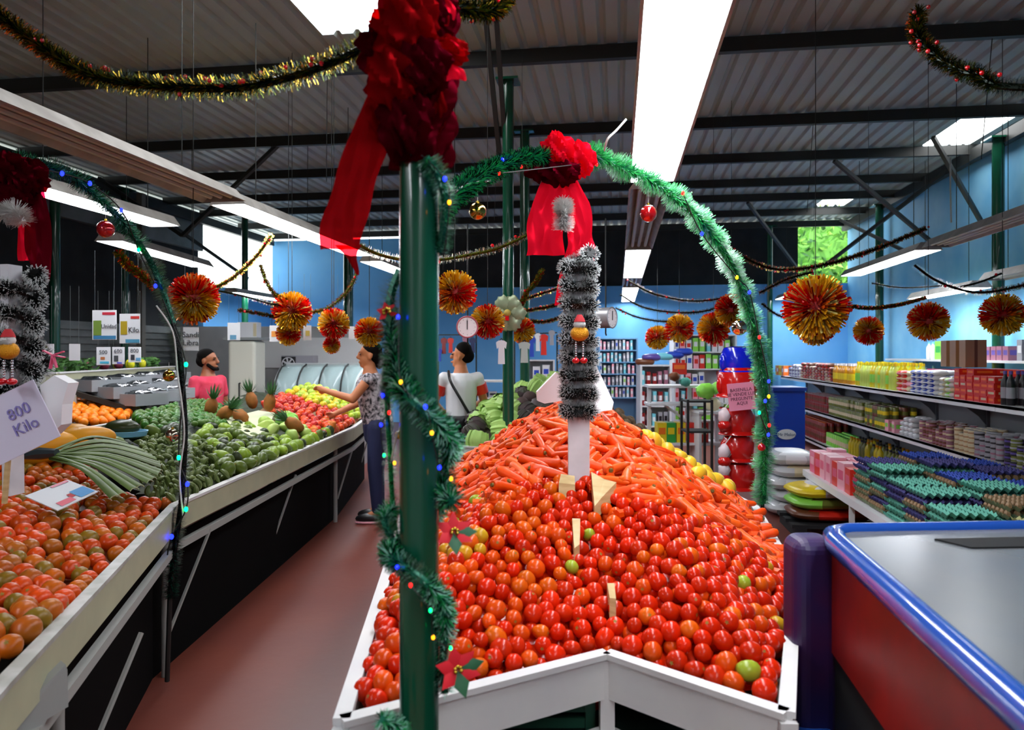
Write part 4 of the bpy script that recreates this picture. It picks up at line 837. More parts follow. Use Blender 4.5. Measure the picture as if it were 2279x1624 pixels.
lights([(1118, 356, 2.5, 'b'), (1160, 370, 2.7, 'r'), (1110, 385, 2.45, 'r'), (1320, 362, 3.05, 'b'), (1328, 366, 3.05, 'r')], 0.008, 'string of lights in the top of the green arch')
lights([(1520, 430, 3.2, 'r'), (1562, 520, 3.25, 'b'), (1640, 617, 3.35, 'y'), (1668, 650, 3.4, 'b'), (1690, 750, 3.45, 'r'), (1711, 848, 3.5, 'b'), (1711, 882, 3.5, 'y'), (1703, 892, 3.5, 'b'), (1712, 946, 3.52, 'r'), (1710, 967, 3.52, 'b'), (1690, 918, 3.5, 'g')], 0.010, 'string of lights down the right leg of the green arch')
def cord(lst, r, label): b = MB(); b.tube(smooth_path([P(*q) for q in lst], 6), r, 6); b.build('electric_cable', m_wire, None, label=label, cat='cable')
cord([(1345, 335, 3.05), (1352, 310, 3.0), (1372, 290, 3.0), (1394, 265, 3.0)], 0.005, 'pale cord curling up from the arch toward the overhead light')
cord([(1012, 425, 1.9), (1050, 408, 2.1), (1090, 402, 2.3)], 0.004, 'pale cord lying on the left part of the green arch')
cord([(2116, 350, 8.6), (2115, 400, 8.6), (2117, 495, 8.6)], 0.009, 'white cable hanging by the right wall')
cord([(868, 1035, 1.5), (878, 990, 1.48), (885, 960, 1.46)], 0.002, 'short pale cord left of the pillar above the amber bulb')
cord([(348, 680, 3.46), (385, 740, 3.46), (395, 830, 3.46), (405, 900, 3.44), (410, 970, 3.44), (400, 1060, 3.44), (408, 1150, 3.42)], 0.004, 'pale cord winding down the dark foot of the left arch')

# ---------------------------------------------------------------- sheer bows
m_sheer = sheer('red organza', 'b80f16', 0.42); m_sheer2 = sheer('red organza dense', '6a061a', 0.48); m_sheer3 = sheer('bright red organza', 'f01430', 0.72)
def ribbon(name, pts, widths, nu, amp, freq, mat, parent, wdir=None, sub=8, seed=1):
    path = smooth_path(pts, sub); n = len(path); b = MB(); vs = []; wv = (wdir or Vector((CT, ST, 0))).normalized(); nv = Vector((-ST, CT, 0))
    for i, p in enumerate(path):
        t = i / (n - 1) * (len(widths) - 1); k = min(int(t), len(widths) - 2); w_ = widths[k] + (widths[k + 1] - widths[k]) * (t - k)
        for j in range(nu + 1):
            u = j / nu - 0.5; vs.append(p + wv * w_ * u + nv * amp * (math.sin(freq * u * 6.28 + i * 0.21 + seed) + 0.5 * math.sin(freq * 2.3 * u * 6.28 - i * 0.37)) + wv * amp * 0.5 * math.sin(i * 0.5 + u * 5))
    b.add(vs, [(i * (nu + 1) + j, i * (nu + 1) + j + 1, (i + 1) * (nu + 1) + j + 1, (i + 1) * (nu + 1) + j) for i in range(n - 1) for j in range(nu)]); return b.build(name, mat, parent)
def puff(c, r, mat, parent, seed, name='loop'):
    b = MB(); rs = random.Random(seed); a1, a2, a3 = rs.uniform(0, 6), rs.uniform(0, 6), rs.uniform(0, 6)
    def f(q):
        az = math.atan2(q.y, q.x); k = 1 + 0.16 * math.sin(9 * az + 5 * q.z + a1) * (1 - q.z * q.z) + 0.13 * math.sin(7 * q.z + 4 * az + a2) + 0.08 * math.sin(17 * q.x + 13 * q.z + a3); return q * k
    b.ball(c, r, 44, 0, func=f); return b.build(name, mat, parent)
t = E('organza_bow', 'huge sheer red fabric bow tied around the top of the foreground pillar', 'bow', (0, 0, 0))
b = MB(); vs = []; NZ, NA = 46, 48
for i in range(NZ + 1):
    z = P(933, 372 - 430 * i / NZ, PD).z; u = i / NZ
    for j in range(NA):
        a = 2 * PI * j / NA; r = 0.050 + 0.018 * math.sin(u * 3.0) + 0.010 * math.sin(5 * a + 9 * u) + 0.008 * math.sin(11 * a - 25 * u) + (0.02 * max(0, math.cos(a - 2.6 - TH)) * math.sin(u * 3.1)); vs.append((pc.x + r * math.cos(a), pc.y + r * math.sin(a), z))
b.add(vs, [(i * NA + j, i * NA + (j + 1) % NA, (i + 1) * NA + (j + 1) % NA, (i + 1) * NA + j) for i in range(NZ) for j in range(NA)]); b.build('wrap', m_sheer2, t)
for i, (x, y, d, r) in enumerate(((858, 110, 1.40, (.048, .04, .052)), (905, 60, 1.34, (.055, .04, .06)), (955, 40, 1.38, (.045, .04, .06)), (880, 175, 1.33, (.05, .035, .055)), (940, 145, 1.32, (.045, .03, .045)), (985, 118, 1.36, (.042, .03, .028)), (900, 260, 1.34, (.045, .03, .06)), (845, 250, 1.36, (.022, .02, .05)))):
    puff(P(x, y, d), r, m_sheer if i % 2 else m_sheer2, t, i)
ribbon('tail', [P(868, 180, 1.40), P(835, 270, 1.42), P(800, 380, 1.48), P(768, 480, 1.55), P(755, 555, 1.62)], [0.05, 0.075, 0.085, 0.095, 0.09], 16, 0.006, 1.6, m_sheer, t)
ribbon('tail', [P(775, 545, 1.62), P(783, 575, 1.63), P(798, 612, 1.64)], [0.06, 0.02, 0.004], 8, 0.002, 1.6, m_sheer, t)
ribbon('tail', [P(960, 110, 1.36), P(1000, 105, 1.34), P(1035, 120, 1.34)], [0.02, 0.03, 0.004], 10, 0.004, 1.3, m_sheer3, t, Vector((0, 0, 1)))
ribbon('tail', [P(975, 140, 1.35), P(1003, 150, 1.34), P(1010, 178, 1.34)], [0.02, 0.035, 0.05], 10, 0.004, 1.3, m_sheer3, t)
ribbon('tail', [P(965, 190, 1.38), P(978, 240, 1.38), P(975, 300, 1.4)], [0.03, 0.03, 0.01], 10, 0.004, 1.3, m_sheer, t)
ribbon('tail', [P(925, -40, 1.36), P(985, 10, 1.36), P(990, 60, 1.36)], [0.06, 0.04, 0.02], 10, 0.006, 1.3, m_sheer3, t)
t = E('organza_bow', 'bright red sheer bow on top of the green arch, tails behind the white post', 'bow')
for i, (x, y, r) in enumerate(((1240, 335, (.06, .05, .06)), (1205, 370, (.06, .05, .06)), (1285, 355, (.065, .05, .07)), (1245, 385, (.07, .05, .05)), (1235, 318, (.03, .03, .045)))): puff(P(x, y, 2.92 + 0.03 * (i % 3)), r, m_sheer3 if i % 2 == 0 else m_sheer2, t, 20 + i)
ribbon('tail', [P(1240, 395, 2.95), P(1222, 450, 3.0), P(1215, 510, 3.0), P(1213, 568, 3.0)], [0.09, 0.14, 0.15, 0.15], 14, 0.01, 1.2, m_sheer3, t)
ribbon('tail', [P(1262, 395, 2.93), P(1283, 450, 2.95), P(1292, 520, 2.95), P(1290, 570, 2.95), P(1265, 680, 3.0)], [0.07, 0.1, 0.1, 0.12, 0.12], 14, 0.008, 1.2, m_sheer3, t)
garland('white_fluff', [P(1252, 450, 2.86), P(1256, 475, 2.84), P(1252, 510, 2.86)], 0.045, 16000, [M('white plush'), M('white plush shade', 'c8c4c0', 0.9)], 'white fluffy tuft on the tails of the middle red bow', cat='decoration', wd=0.0012)
t = E('organza_bow', 'dark red sheer bow at the left photo edge with hanging tails', 'bow')
for i, (x, y, r) in enumerate(((10, 380, (.09, .06, .06)), (60, 395, (.07, .05, .06)), (30, 430, (.08, .05, .06)))): puff(P(x, y, 2.6), r, m_sheer2, t, 40 + i)
ribbon('tail', [P(70, 400, 2.6), P(82, 480, 2.6), P(86, 560, 2.6), P(92, 628, 2.6)], [0.08, 0.09, 0.09, 0.05], 12, 0.006, 1.2, m_sheer2, t)
ribbon('tail', [P(50, 420, 2.63), P(58, 500, 2.63), P(60, 580, 2.63)], [0.06, 0.06, 0.06], 12, 0.006, 1.2, m_sheer3, t)
garland('white_fluff', [P(5, 480, 2.5), P(35, 470, 2.5), P(50, 495, 2.5)], 0.045, 14000, [M('white plush'), M('white plush shade')], 'white fluffy tuft on the left red bow', cat='decoration', wd=0.0012)
# pale bow flower on the slim post
t = E('pale_bow_flower', 'pale green translucent fabric flower tied to the slim green post', 'bow', P(1131, 697, 5.95)); mpale = sheer('pale green organza', 'c8d4b4', 0.75)
for k in range(6):
    a = k * PI / 3; b = MB(); b.ball((0.075 * math.cos(a), 0, 0.085 * math.sin(a)), (0.07, 0.035, 0.07), 18, 0, func=lambda q: q * (1 + 0.12 * math.sin(8 * q.x + 6 * q.z + k))); b.build('petal', mpale, t)
b = MB(); b.ball((0, -0.05, 0), 0.03, 10); b.build('centre', M('flower centre', 'b8a44a', 0.5), t)
b = MB(); b.box((0, -0.05, -0.04), (0.03, 0.03, 0.04)); b.build('red_bead', m_berry, t)

# ---------------------------------------------------------------- baubles
def bauble(x, y, d, rp, mat, label, up=30):
    r = rp * d / F; p = P(x, y, d); b = MB(); b.ball((0, 0, 0), r, 24); o = b.build('bauble', mat, None, label=label, cat='ornament'); o.location = p
    b = MB(); b.tube([(0, 0, r * 0.95), (0, 0, r * 1.2)], r * 0.2, 10); b.build('cap', mt_gold, o); b = MB(); b.tube([(0, 0, r * 1.2), (0, 0, up * d / F)], r * 0.03, 5); b.build('thread', m_wire, o); return o
mb_gold = M('bauble gold', 'c8a44a', 0.08, metal=1.0); mb_red = M('bauble red', 'c8141c', 0.08, metal=0.5, coat=1); mb_silver = M('bauble silver', 'd8ccb0', 0.08, metal=1.0)
bauble(1063, 470, 2.2, 19, mb_gold, 'gold glass bauble hanging from the arch left of the middle bow', 70)
bauble(1443, 475, 3.2, 19, mb_red, 'red bauble hanging from the arch in front of the grey fixture', 78)
bauble(235, 510, 3.3, 19, mb_red, 'red bauble hanging from the left arch', 55)
bauble(376, 836, 3.45, 13, mb_gold, 'small gold bauble left of the dark foot of the left arch', 30)
bauble(384, 968, 3.45, 15, mb_silver, 'silver bauble low on the dark foot of the left arch', 25)
bauble(1645, 729, 3.4, 17, mb_silver, 'silver and gold bauble inside the right leg of the green arch', 40)
bauble(1695, 995, 3.58, 9, mb_red, 'small red bauble low on the right leg of the green arch', 20)
bauble(888, 968, 1.5, 9, mb_gold, 'gold bauble peeping out left of the foreground pillar', 20)

# ---------------------------------------------------------------- foil pompoms
m_fr = M('foil red', 'f01408', 0.2, metal=0.35); m_fo = M('foil orange', 'fa7414', 0.2, metal=0.4); m_fg = M('foil gold', 'ffc424', 0.18, metal=0.45); m_fd = M('foil dark red', '8c0c0c', 0.25, metal=0.5); m_fy = M('foil pale gold', 'fff08c', 0.15, metal=0.5)
def pompom_mesh(seed, cyl=False):
    rs = random.Random(seed); b = MB(); b.ball((0, 0, 0), 0.55, 12, 3)
    for k in range(1000):
        z = 1 - 2 * (k + 0.5) / 1000; a = k * 2.39996; q = Vector((math.sqrt(1 - z * z) * math.cos(a), math.sqrt(1 - z * z) * math.sin(a), z)); q = (q + Vector((rs.gauss(0, .05), rs.gauss(0, .05), rs.gauss(0, .05)))).normalized()
        s = q.orthogonal().normalized(); s = (s * math.cos(k) + q.cross(s) * math.sin(k)) * 0.035; l = rs.uniform(0.88, 1.03); fold = q.cross(s).normalized() * 0.02
        lobe = math.sin(2 * math.atan2(q.y, q.x) + seed) * (1 - abs(q.z)) + math.sin(3.4 * q.z + seed); mi = (0 if lobe > 0.35 else 2 if lobe < -0.25 else 1); r_ = rs.random()
        if r_ < 0.17: mi = 4
        elif r_ < 0.25: mi = 3
        e = q * l; a0 = q * 0.5; b.add([a0 - s * .6, a0 + fold, a0 + s * .6, e - s, e + fold, e + s], [(0, 1, 4, 3), (1, 2, 5, 4)], mi)
    return b.mesh('foil_pompom', [m_fr, m_fo, m_fg, m_fd, m_fy], False)
PMS = [pompom_mesh(s_) for s_ in (0, 1, 2.2, 3.9)]
POM = [(430, 665, 58, 5.2, 'large pompom in front of the dark net at the left'), (650, 692, 45, 6.9, 'pompom above its small drum, in the middle of the left group'), (642, 742, 28, 7.0, 'small pompom directly under the middle one of the left group'),
       (743, 720, 36, 6.9, 'pompom left of the dull brown one'), (738, 768, 20, 7.0, 'small gold-red pompom low over the glass counter'), (822, 738, 34, 6.2, 'dull brownish pompom near the foreground pillar'),
       (1012, 650, 50, 4.6, 'pompom just right of the foreground pillar'), (1085, 715, 40, 5.6, 'pompom behind the round dial scale'), (1162, 735, 30, 6.9, 'dark brown pompom beside the slim green post'),
       (1463, 751, 28, 9.8, 'small pompom leftmost of the right group'), (1512, 730, 33, 9.8, 'pompom second from left in the right group'), (1588, 730, 37, 8.8, 'pompom third in the right group'), (1628, 690, 38, 8.2, 'pompom touching the leg of the green arch'),
       (1815, 683, 74, 4.9, 'biggest pompom of all, right of the green arch'), (1815, 728, 42, 5.2, 'lower tier of the biggest pompom'), (1933, 736, 33, 8.4, 'smallest of the pompoms over the right shelves'), (2066, 715, 44, 7.0, 'pompom over the right shelves left of the brown cartons'), (2231, 700, 48, 6.4, 'rightmost pompom, at the photo edge')]
for i, (x, y, rp, d, lb) in enumerate(POM):
    p = P(x, y, d); r = rp * d / F; o = O('foil_pompom', PMS[i % 4], None, p, None, 'red and gold foil ' + lb, 'pompom'); o.scale = (r,) * 3; b = MB(); hgt = min(ZR - p.z, 2.5); b.tube([(0, 0, 0.5), (0, 0, (ZR - p.z) / r)], 0.003 / r, 4); b.build('thread', m_steel, o)

# ---------------------------------------------------------------- tinsel-wrapped posts
m_blk = M('tinsel black'); m_wht = M('tinsel white tip', 'c4c8c6', 0.5); m_board = M('white board', 'dcdce0', 0.5, spots='c8c8cc', scale=8)
pb = P(1288, 900, 2.67); zt = P(0, 560, 2.67).z
t = E('white_post', 'flat white wooden post standing in the carrot heap, wrapped in frosted tinsel', 'post', (pb.x, pb.y, 0), TH)
b = MB(); b.box((0, 0, (zt - 0.05 + 0.8) / 2), (0.076, 0.03, zt - 0.05 - 0.8)); b.build('board', m_board, t, False)
hel = [Vector((pb.x + (0.043 * math.cos(a)) * CT - 0.03 * math.sin(a) * ST, pb.y + 0.043 * math.cos(a) * ST + 0.03 * math.sin(a) * CT, zt - 0.015 - 0.575 * a / (18 * PI) + 0.012 * math.cos(a))) for a in np.linspace(0, 18 * PI, 190)]
garland('frosted_garland', hel, 0.039, 9000, [m_blk, m_wht], 'black tinsel garland with white tips wound nine times round the white post', wd=0.0011, tip=1, sub=1, mis=(0,), cr=0.5)
def ornament(x, y, d, s, label):
    t = E('hanging_ornament', label, 'ornament', P(x, y, d), TH); k = s * d / F
    b = MB(); b.ball((0, 0, 0), (21 * k, 15 * k, 17 * k), 20); b.build('gold_body', M('gold glitter', 'e09a18', 0.35, metal=0.5, bump=0.6, bscale=300), t)
    b = MB(); b.ball((0, 0, 20 * k), (14 * k, 12 * k, 11 * k), 14); needles(b, [(-10 * k, -4 * k, 16 * k), (10 * k, -4 * k, 18 * k)], 11 * k, 700, (0,), 0.001); b.build('white_fluff', M('white plush'), t)
    b = MB(); b.lathe([(13 * k, 26 * k), (10 * k, 34 * k), (5 * k, 42 * k)], 14); b.build('red_cap', M('felt red', 'b8242c', 0.8), t)
    for s_ in (-1, 1):
        b = MB(); [b.ball((s_ * 8 * k, 0, (-20 - 5 * j) * k), 2.6 * k, 8) for j in range(7)]; b.build('bead_leg', M('silver bead', 'c8ccd0', 0.15, metal=0.9), t)
        b = MB(); b.ball((s_ * 9 * k, -3 * k, -60 * k), (9 * k, 12 * k, 7 * k), 12); b.build('red_boot', M('glossy red', 'cc1420', 0.15, coat=0.6), t)
ornament(1290, 742, 2.52, 1.0, 'golden hanging ornament with bead legs and red boots on the white post')
pl = P(42, 800, 2.5); t = E('white_post', 'slanting white post at the left edge wrapped in frosted tinsel', 'post'); b = MB(); b.bar(P(25, 590, 2.5), P(30, 1100, 2.5), 0.06, 0.03); b.build('board', m_board, t, False)
hel = []
for a in np.linspace(0, 10 * PI, 110):
    c = P(40 - 8 * a / 31, 610 + 270 * a / (10 * PI), 2.5); hel.append(c + Vector((0.06 * math.cos(a), 0.045 * math.sin(a), 0.012 * math.cos(a + 1))))
garland('frosted_garland', hel, 0.04, 5200, [m_blk, m_wht], 'black tinsel garland with white tips wound round the left slanting post', wd=0.0012, tip=1, sub=1, mis=(0,), cr=0.35)
garland('frosted_garland', [P(60, 740, 2.6), P(85, 780, 2.6), P(105, 800, 2.6), P(90, 830, 2.6)], 0.04, 6000, [m_blk, m_wht], 'frosted tinsel tuft hanging beside the left post', wd=0.0012, tip=1, mis=(0,))
ornament(18, 780, 2.3, 1.15, 'golden hanging ornament with bead legs and red boots at the left photo edge')

# poinsettias and a small red ribbon
def poinsettia(p, s, label, rot):
    t = E('poinsettia', label, 'artificial flower', p); t.rotation_euler = rot; mr = M('velvet red', 'd81024', 0.7); mg = M('leaf cloth green', '1d5a36', 0.6)
    for k in range(7):
        a = k * 2 * PI / 6 + (0.5 if k == 6 else 0); nm, mm, l = ('bract', mr, s) if k < 5 else ('leaf', mg, s * 1.15); b = MB(); d = Vector((math.cos(a), math.sin(a), 0.15)); w_ = Vector((-math.sin(a), math.cos(a), 0)) * l * 0.3
        b.add([Vector((0, 0, 0)), d * l * 0.5 - w_, d * l, d * l * 0.5 + w_, d * l * 0.5 + Vector((0, 0, l * 0.08))], [(0, 1, 4), (1, 2, 4), (2, 3, 4), (3, 0, 4)]); b.build(nm, mm, t)
    b = MB(); [b.ball((0.006 * math.cos(k), 0.006 * math.sin(k), 0.006), 0.004, 6) for k in range(5)]; b.build('flower_centre', mt_gold, t)
poinsettia(P(1018, 1490, 1.38), 0.045, 'red cloth poinsettia at the lower right of the foreground pillar', (1.3, 0.3, 0.4))
poinsettia(P(1010, 1185, 1.44), 0.04, 'red cloth poinsettia tucked between pillar and tomatoes', (1.0, 0.5, 0.2))
poinsettia(P(862, 695, 1.45), 0.022, 'small red cloth flower left of the pillar', (1.3, 0.2, 0))

# ---------------------------------------------------------------- white scoop papers behind the post
m_pap = M('white plastic bag', 'e8e8ea', 0.5)
b = MB(); 
q = [P(1320, 800, 3.25), P(1340, 840, 3.25), P(1366, 895, 3.22), P(1362, 912, 3.2), P(1325, 918, 3.2), P(1305, 918, 3.2), P(1300, 830, 3.25)]
b.add([p for p in q] + [p + Vector((-.01, .05, 0)) for p in q], [tuple(range(7)), tuple(range(13, 6, -1))] + [(i, i + 7, (i + 1) % 7 + 7, (i + 1) % 7) for i in range(7)]); b.build('scale_hopper', m_pap, None, False, label='white flared plastic sheet behind the post on its right', cat='plastic sheet')
b = MB(); q = [P(1195, 872, 3.3), P(1238, 828, 3.3), P(1262, 850, 3.3), P(1262, 890, 3.3), P(1212, 898, 3.3), P(1197, 892, 3.3)]
b.add([p for p in q] + [p + Vector((-.01, .05, 0)) for p in q], [tuple(range(6)), tuple(range(11, 5, -1))] + [(i, i + 6, (i + 1) % 6 + 6, (i + 1) % 6) for i in range(6)]); b.build('plastic_bag', m_pap, None, False, label='crumpled white plastic bag on the carrots left of the post', cat='bag')

# ---------------------------------------------------------------- hanging scales
def scale_(x, y, d, rp, yaw, label):
    r = rp * d / F; t = E('hanging_scale', label, 'scale', P(x, y, d), TH + yaw); X = Matrix.Rotation(PI / 2, 4, 'X')
    b = MB(); b.lathe([(r, -0.05), (r, 0.05)], 28, 0, X); b.build('case', M('scale case', 'a8a8ac', 0.3, metal=0.5), t); b = MB(); b.lathe([(r * .93, 0.051), (r * .93, 0.054)], 28, 0, X); b.build('dial', M('dial white', 'f0ecec', 0.4), t)
    b = MB(); b.tube([(r * math.cos(a), -0.055, r * math.sin(a)) for a in np.linspace(0, 2 * PI, 29)], r * 0.07, 6, cap=False); b.build('rim', M('scale rim', 'b85a64', 0.4) if yaw == 0 else M('scale rim grey', '808488', 0.4), t)
    b = MB(); b.box((0, -0.058, r * 0.2), (r * 0.08, 0.004, r * 0.9)); b.build('needle', m_steel, t, False); b = MB(); [b.box((r * .75 * math.cos(a), -0.056, r * .75 * math.sin(a)), (r * .05, 0.002, r * .05)) for a in np.linspace(0, 2 * PI, 13)]; b.build('scale_mark', m_steel, t, False)
    b = MB(); b.tube([(0, 0, r), (0, 0, 0.75)], 0.006, 6); b.build('hanger', m_steel, t); b = MB(); b.tube([(0, 0, -r), (0, 0, -r * 1.5), (0.01, 0, -r * 1.7)], 0.006, 6); b.build('hook', m_steel, t)
scale_(1041, 728, 5.4, 23, 0, 'round white dial scale hanging left of the slim green post')
scale_(1348, 707, 5.6, 23, 0.95, 'hanging dial scale seen edge-on right of the white post')
# ---------------------------------------------------------------- checkout counter in the right foreground
m_ctop = M('counter grey laminate', '5a6068', 0.22, spots='6a6a68', scale=3, amount=1.5); m_bump = M('blue bumper', '1d4aa0', 0.18, coat=0.5); m_cred = M('counter red panel', 'a01408', 0.4, spots='7c160a', scale=4); m_cblk = M('counter black base', '0a0a0a', 0.7); m_ind = M('indigo end panel', '241c50', 0.45, spots='3a1a4c', scale=8)
t = E('checkout_counter', 'blue-edged checkout counter with grey top and red side, cropped at the lower right', 'counter')
zc = 1.15; CP = [(.80, 1.87), (1.62, 1.95), (1.5, .45), (.58, .45)]
def prism(b, poly, z0, z1, mi=0): n = len(poly); vs = [tuple(C(x, d, z)) for z in (z1, z0) for x, d in poly]; return b.add(vs, [tuple(range(n)), tuple(range(2 * n - 1, n - 1, -1))] + [(i, i + n, (i + 1) % n + n, (i + 1) % n) for i in range(n)], mi)
b = prism(MB(), CP, zc - 0.03, zc); b.build('counter_top', m_ctop, t, False)
b = MB(); b.tube([C(x, d, zc - 0.012) for x, d in (CP[3], (.69, 1.16), (.79, 1.8), (.815, 1.875), (.86, 1.9), CP[1])], 0.028, 16); b.build('edge_bumper', m_bump, t)
b = prism(MB(), offset_poly(CP, (1.1, 1.2), 0.99), zc - 0.30, zc - 0.035); b.build('red_panel', m_cred, t, False)
b = prism(MB(), offset_poly(CP, (1.1, 1.2), 0.975), 0, zc - 0.30); b.build('base', m_cblk, t, False)
b = MB(); b.box(C(.772, 1.92, 0.565), (0.115, 0.12, 1.13), 0, TH); o = b.build('end_post', m_ind, t, False); mo = o.modifiers.new('round', 'BEVEL'); mo.width = 0.035; mo.segments = 5
b = MB(); b.box(C(.75, 1.87, 0.33), (0.12, 0.12, 0.66), 0, TH); o = b.build('foot_bumper', m_bump, t, False); mo = o.modifiers.new('round', 'BEVEL'); mo.width = 0.02; mo.segments = 4
b = prism(MB(), [(1.02, 1.79), (1.4, 1.82), (1.39, 1.73), (1.06, 1.71)], zc, zc + 0.004); b.build('belt_slot', m_cblk, t, False)

# ---------------------------------------------------------------- goods
def bottle(body, cap, liquid=None, r=0.035, h=0.27, lab=None):
    b = MB(); b.lathe([(r * .9, 0), (r, 0.01), (r, h * .62), (r * .85, h * .72), (r * .4, h * .85), (r * .38, h * .9)], 10, 0); b.lathe([(r * .45, h * .9), (r * .45, h)], 10, 1)
    if lab: b.lathe([(r * 1.02, h * .2), (r * 1.02, h * .52)], 10, 2)
    return b.mesh('bottle', [body, cap] + ([lab] if lab else []))
def can(body, lid, r=0.037, h=0.1, band=None):
    b = MB(); b.lathe([(r, 0), (r, h * .97), (r * .92, h)], 12, 0); b.lathe([(r * .9, h), (r * .9, h + .002)], 12, 1)
    if band: b.lathe([(r * 1.01, h * .3), (r * 1.01, h * .65)], 12, 2)
    return b.mesh('can', [body, lid] + ([band] if band else []))
def bag(body, band, w_=0.16, d=0.22, h=0.07):
    b = MB(); b.ball((0, 0, h / 2), (w_ / 2, d / 2, h / 2), 12, 0, func=lambda q: Vector((math.copysign(abs(q.x) ** 0.6, q.x), math.copysign(abs(q.y) ** 0.6, q.y), q.z))); k = len(b.f)
    for i in range(k):
        c = sum(b.v[j][1] for j in b.f[i]) / len(b.f[i])
        if abs(c) < d * 0.16: b.m[i] = 1
    return b.mesh('bag', [body, band])
def pack(body, band, w_=0.1, d=0.16, h=0.2):
    b = MB(); b.box((0, 0, h / 2), (w_, d, h), 0); b.box((0, 0, h * .55), (w_ + .002, d * .7, h * .35), 1); b.box((0, 0, h * .55), (w_ * .7, d + .002, h * .35), 1); return b.mesh('pack', [body, band], False)
K = lambda n, c, r=0.35: M('goods ' + n, c, r)
G_ = dict(white=K('white', 'e4e6ea'), red=K('red', 'd82818'), dred=K('dark red', '8c2020'), brn=K('brown', '6e3c20'), amb=K('amber', 'c8880c', 0.1), oil=K('oil yellow', 'd0c020', 0.08), oil2=K('oil pale', 'c6d860', 0.08), grn=K('green', '34a03c'), lgrn=K('light green', '8ad84c'), blu=K('blue', '2848b8'), cyan=K('cyan', '78d0e0'),
          pink=K('pink', 'e05a80'), lpink=K('light pink', 'f0a8b8'), yel=K('yellow', 'e8d020'), org=K('orange', 'f07820'), pur=K('purple', '5c4a9c'), blk=K('black', '18181c'), gry=K('grey', '9c9ca4'), sil=K('silver', 'c8ccd0', 0.2), crm=K('cream', 'd8cca8'), tan=K('tan', 'b08862'), olv=K('olive', '6c7430', 0.2), mau=K('mauve', '9c6478'), teal=K('teal', '4aa090'), navy=K('navy', '1c2a5c'))
def fill(me_list, name, X0, X1, Ya, Yb, z, dx, dy, nz, dz, label, cat, group, jz=0, rz=0.0, drop_=0.06, sc=1.0):
    y = min(Ya, Yb) + dy / 2; n = 0
    while y <= max(Ya, Yb) - dy / 2 + 1e-6:
        x = X0 + dx / 2
        while x <= X1 - dx / 2 + 1e-6:
            hh = nz - (1 if nz > 2 and random.random() < 0.3 else 0)
            for k in range(hh):
                if random.random() < drop_ and k == hh - 1: continue
                o = O(name, random.choice(me_list), None, (x + random.uniform(-.004, .004), y + random.uniform(-.004, .004), z + k * dz), (0, 0, rz + random.uniform(-.08, .08)), label, cat, group); o.scale = (sc,) * 3; n += 1
            x += dx
        y += dy
    return n
def Y2(a, q, X): return ypx(a, X), ypx(q, X)
random.seed(31)
# right-hand shelving
t = E('shelving_unit', 'long white metal shelving with three tiers along the right side', 'shelving'); m_shelf = M('white shelf enamel', 'e6e8ec', 0.3); m_shb = M('grey shelf back', '8a8e92', 0.5)
SX, SBX, SY0, SY1 = 3.3, 3.82, 4.6, 15.8
for z, x0 in ((1.15, SX), (0.63, SX + 0.02), (0.13, SX - 0.02)):
    y = SY0
    while y < SY1 - 0.1:
        b = MB(); e_ = min(y + 1.24, SY1); b.box(((x0 + SBX) / 2, (y + e_) / 2, z - 0.012), (SBX - x0, e_ - y - 0.008, 0.024)); b.box((x0 + 0.008, (y + e_) / 2, z - 0.03), (0.016, e_ - y - 0.008, 0.06)); b.build('shelf', m_shelf, t, False)
        if z > 0.5:
            b = MB(); vs = [(x0 + 0.12, y + dy_, z - 0.03) for dy_ in (0, .012)] + [(SBX - 0.02, y + dy_, z - 0.03) for dy_ in (0, .012)] + [(SBX - 0.02, y + dy_, z - 0.3) for dy_ in (0, .012)] + [(SBX - 0.1, y + dy_, z - 0.2) for dy_ in (0, .012)] + [(x0 + 0.25, y + dy_, z - 0.07) for dy_ in (0, .012)]
            b.add(vs, [(0, 2, 4, 6, 8), (9, 7, 5, 3, 1), (0, 1, 3, 2), (2, 3, 5, 4), (4, 5, 7, 6), (6, 7, 9, 8), (8, 9, 1, 0)]); b.build('bracket', M('bracket grey', '5c6066', 0.4), t, False)
        y += 1.24
b = MB(); b.box((SBX + 0.01, (SY0 + SY1) / 2, 0.575), (0.02, SY1 - SY0, 1.15)); b.build('back_panel', m_shb, t, False)
for i in range(10): b = MB(); b.box((SBX - 0.015, SY0 + 1.24 * i, 0.57), (0.03, 0.04, 1.14)); b.build('upright', M('bracket grey'), t, False)
A_, Z1, Z2, Z3 = (3.34, 3.78), 1.15, 0.63, 0.13
def shelf_block(px0, px1, z, meshes, name, dx, dy, nz, dz, label, cat, group, X=None, **k):
    x0, x1 = X or A_; ya, yb = Y2(px0, px1, x0); return fill(meshes, name, x0, x1, ya, yb, z, dx, dy, nz, dz, label, cat, group, **k)
bt = lambda c1, c2, l=None, r=.035, h=.27: [bottle(G_[c1], G_[c2], None, r, h, G_[l] if l else None)]
shelf_block(1722, 1745, Z1, [pack(G_['yel'], G_['red']), pack(G_['org'], G_['white'])], 'snack_pack', .14, .16, 1, .2, 'orange and yellow pack at the far end of the top shelf', 'packet', 'packs at the far end of the top shelf')
shelf_block(1746, 1775, Z1, [bag(G_['white'], G_['pur'])], 'white_packet', .2, .22, 4, .06, 'white and purple packet in low stacks on the top shelf', 'packet', 'white and purple packets')
shelf_block(1776, 1845, Z1, [bag(G_['dred'], G_['crm']), bag(G_['brn'], G_['red'])], 'brown_packet', .2, .2, 5, .055, 'reddish-brown packet stacked left of the oil bottles on the top shelf', 'packet', 'reddish-brown packets')
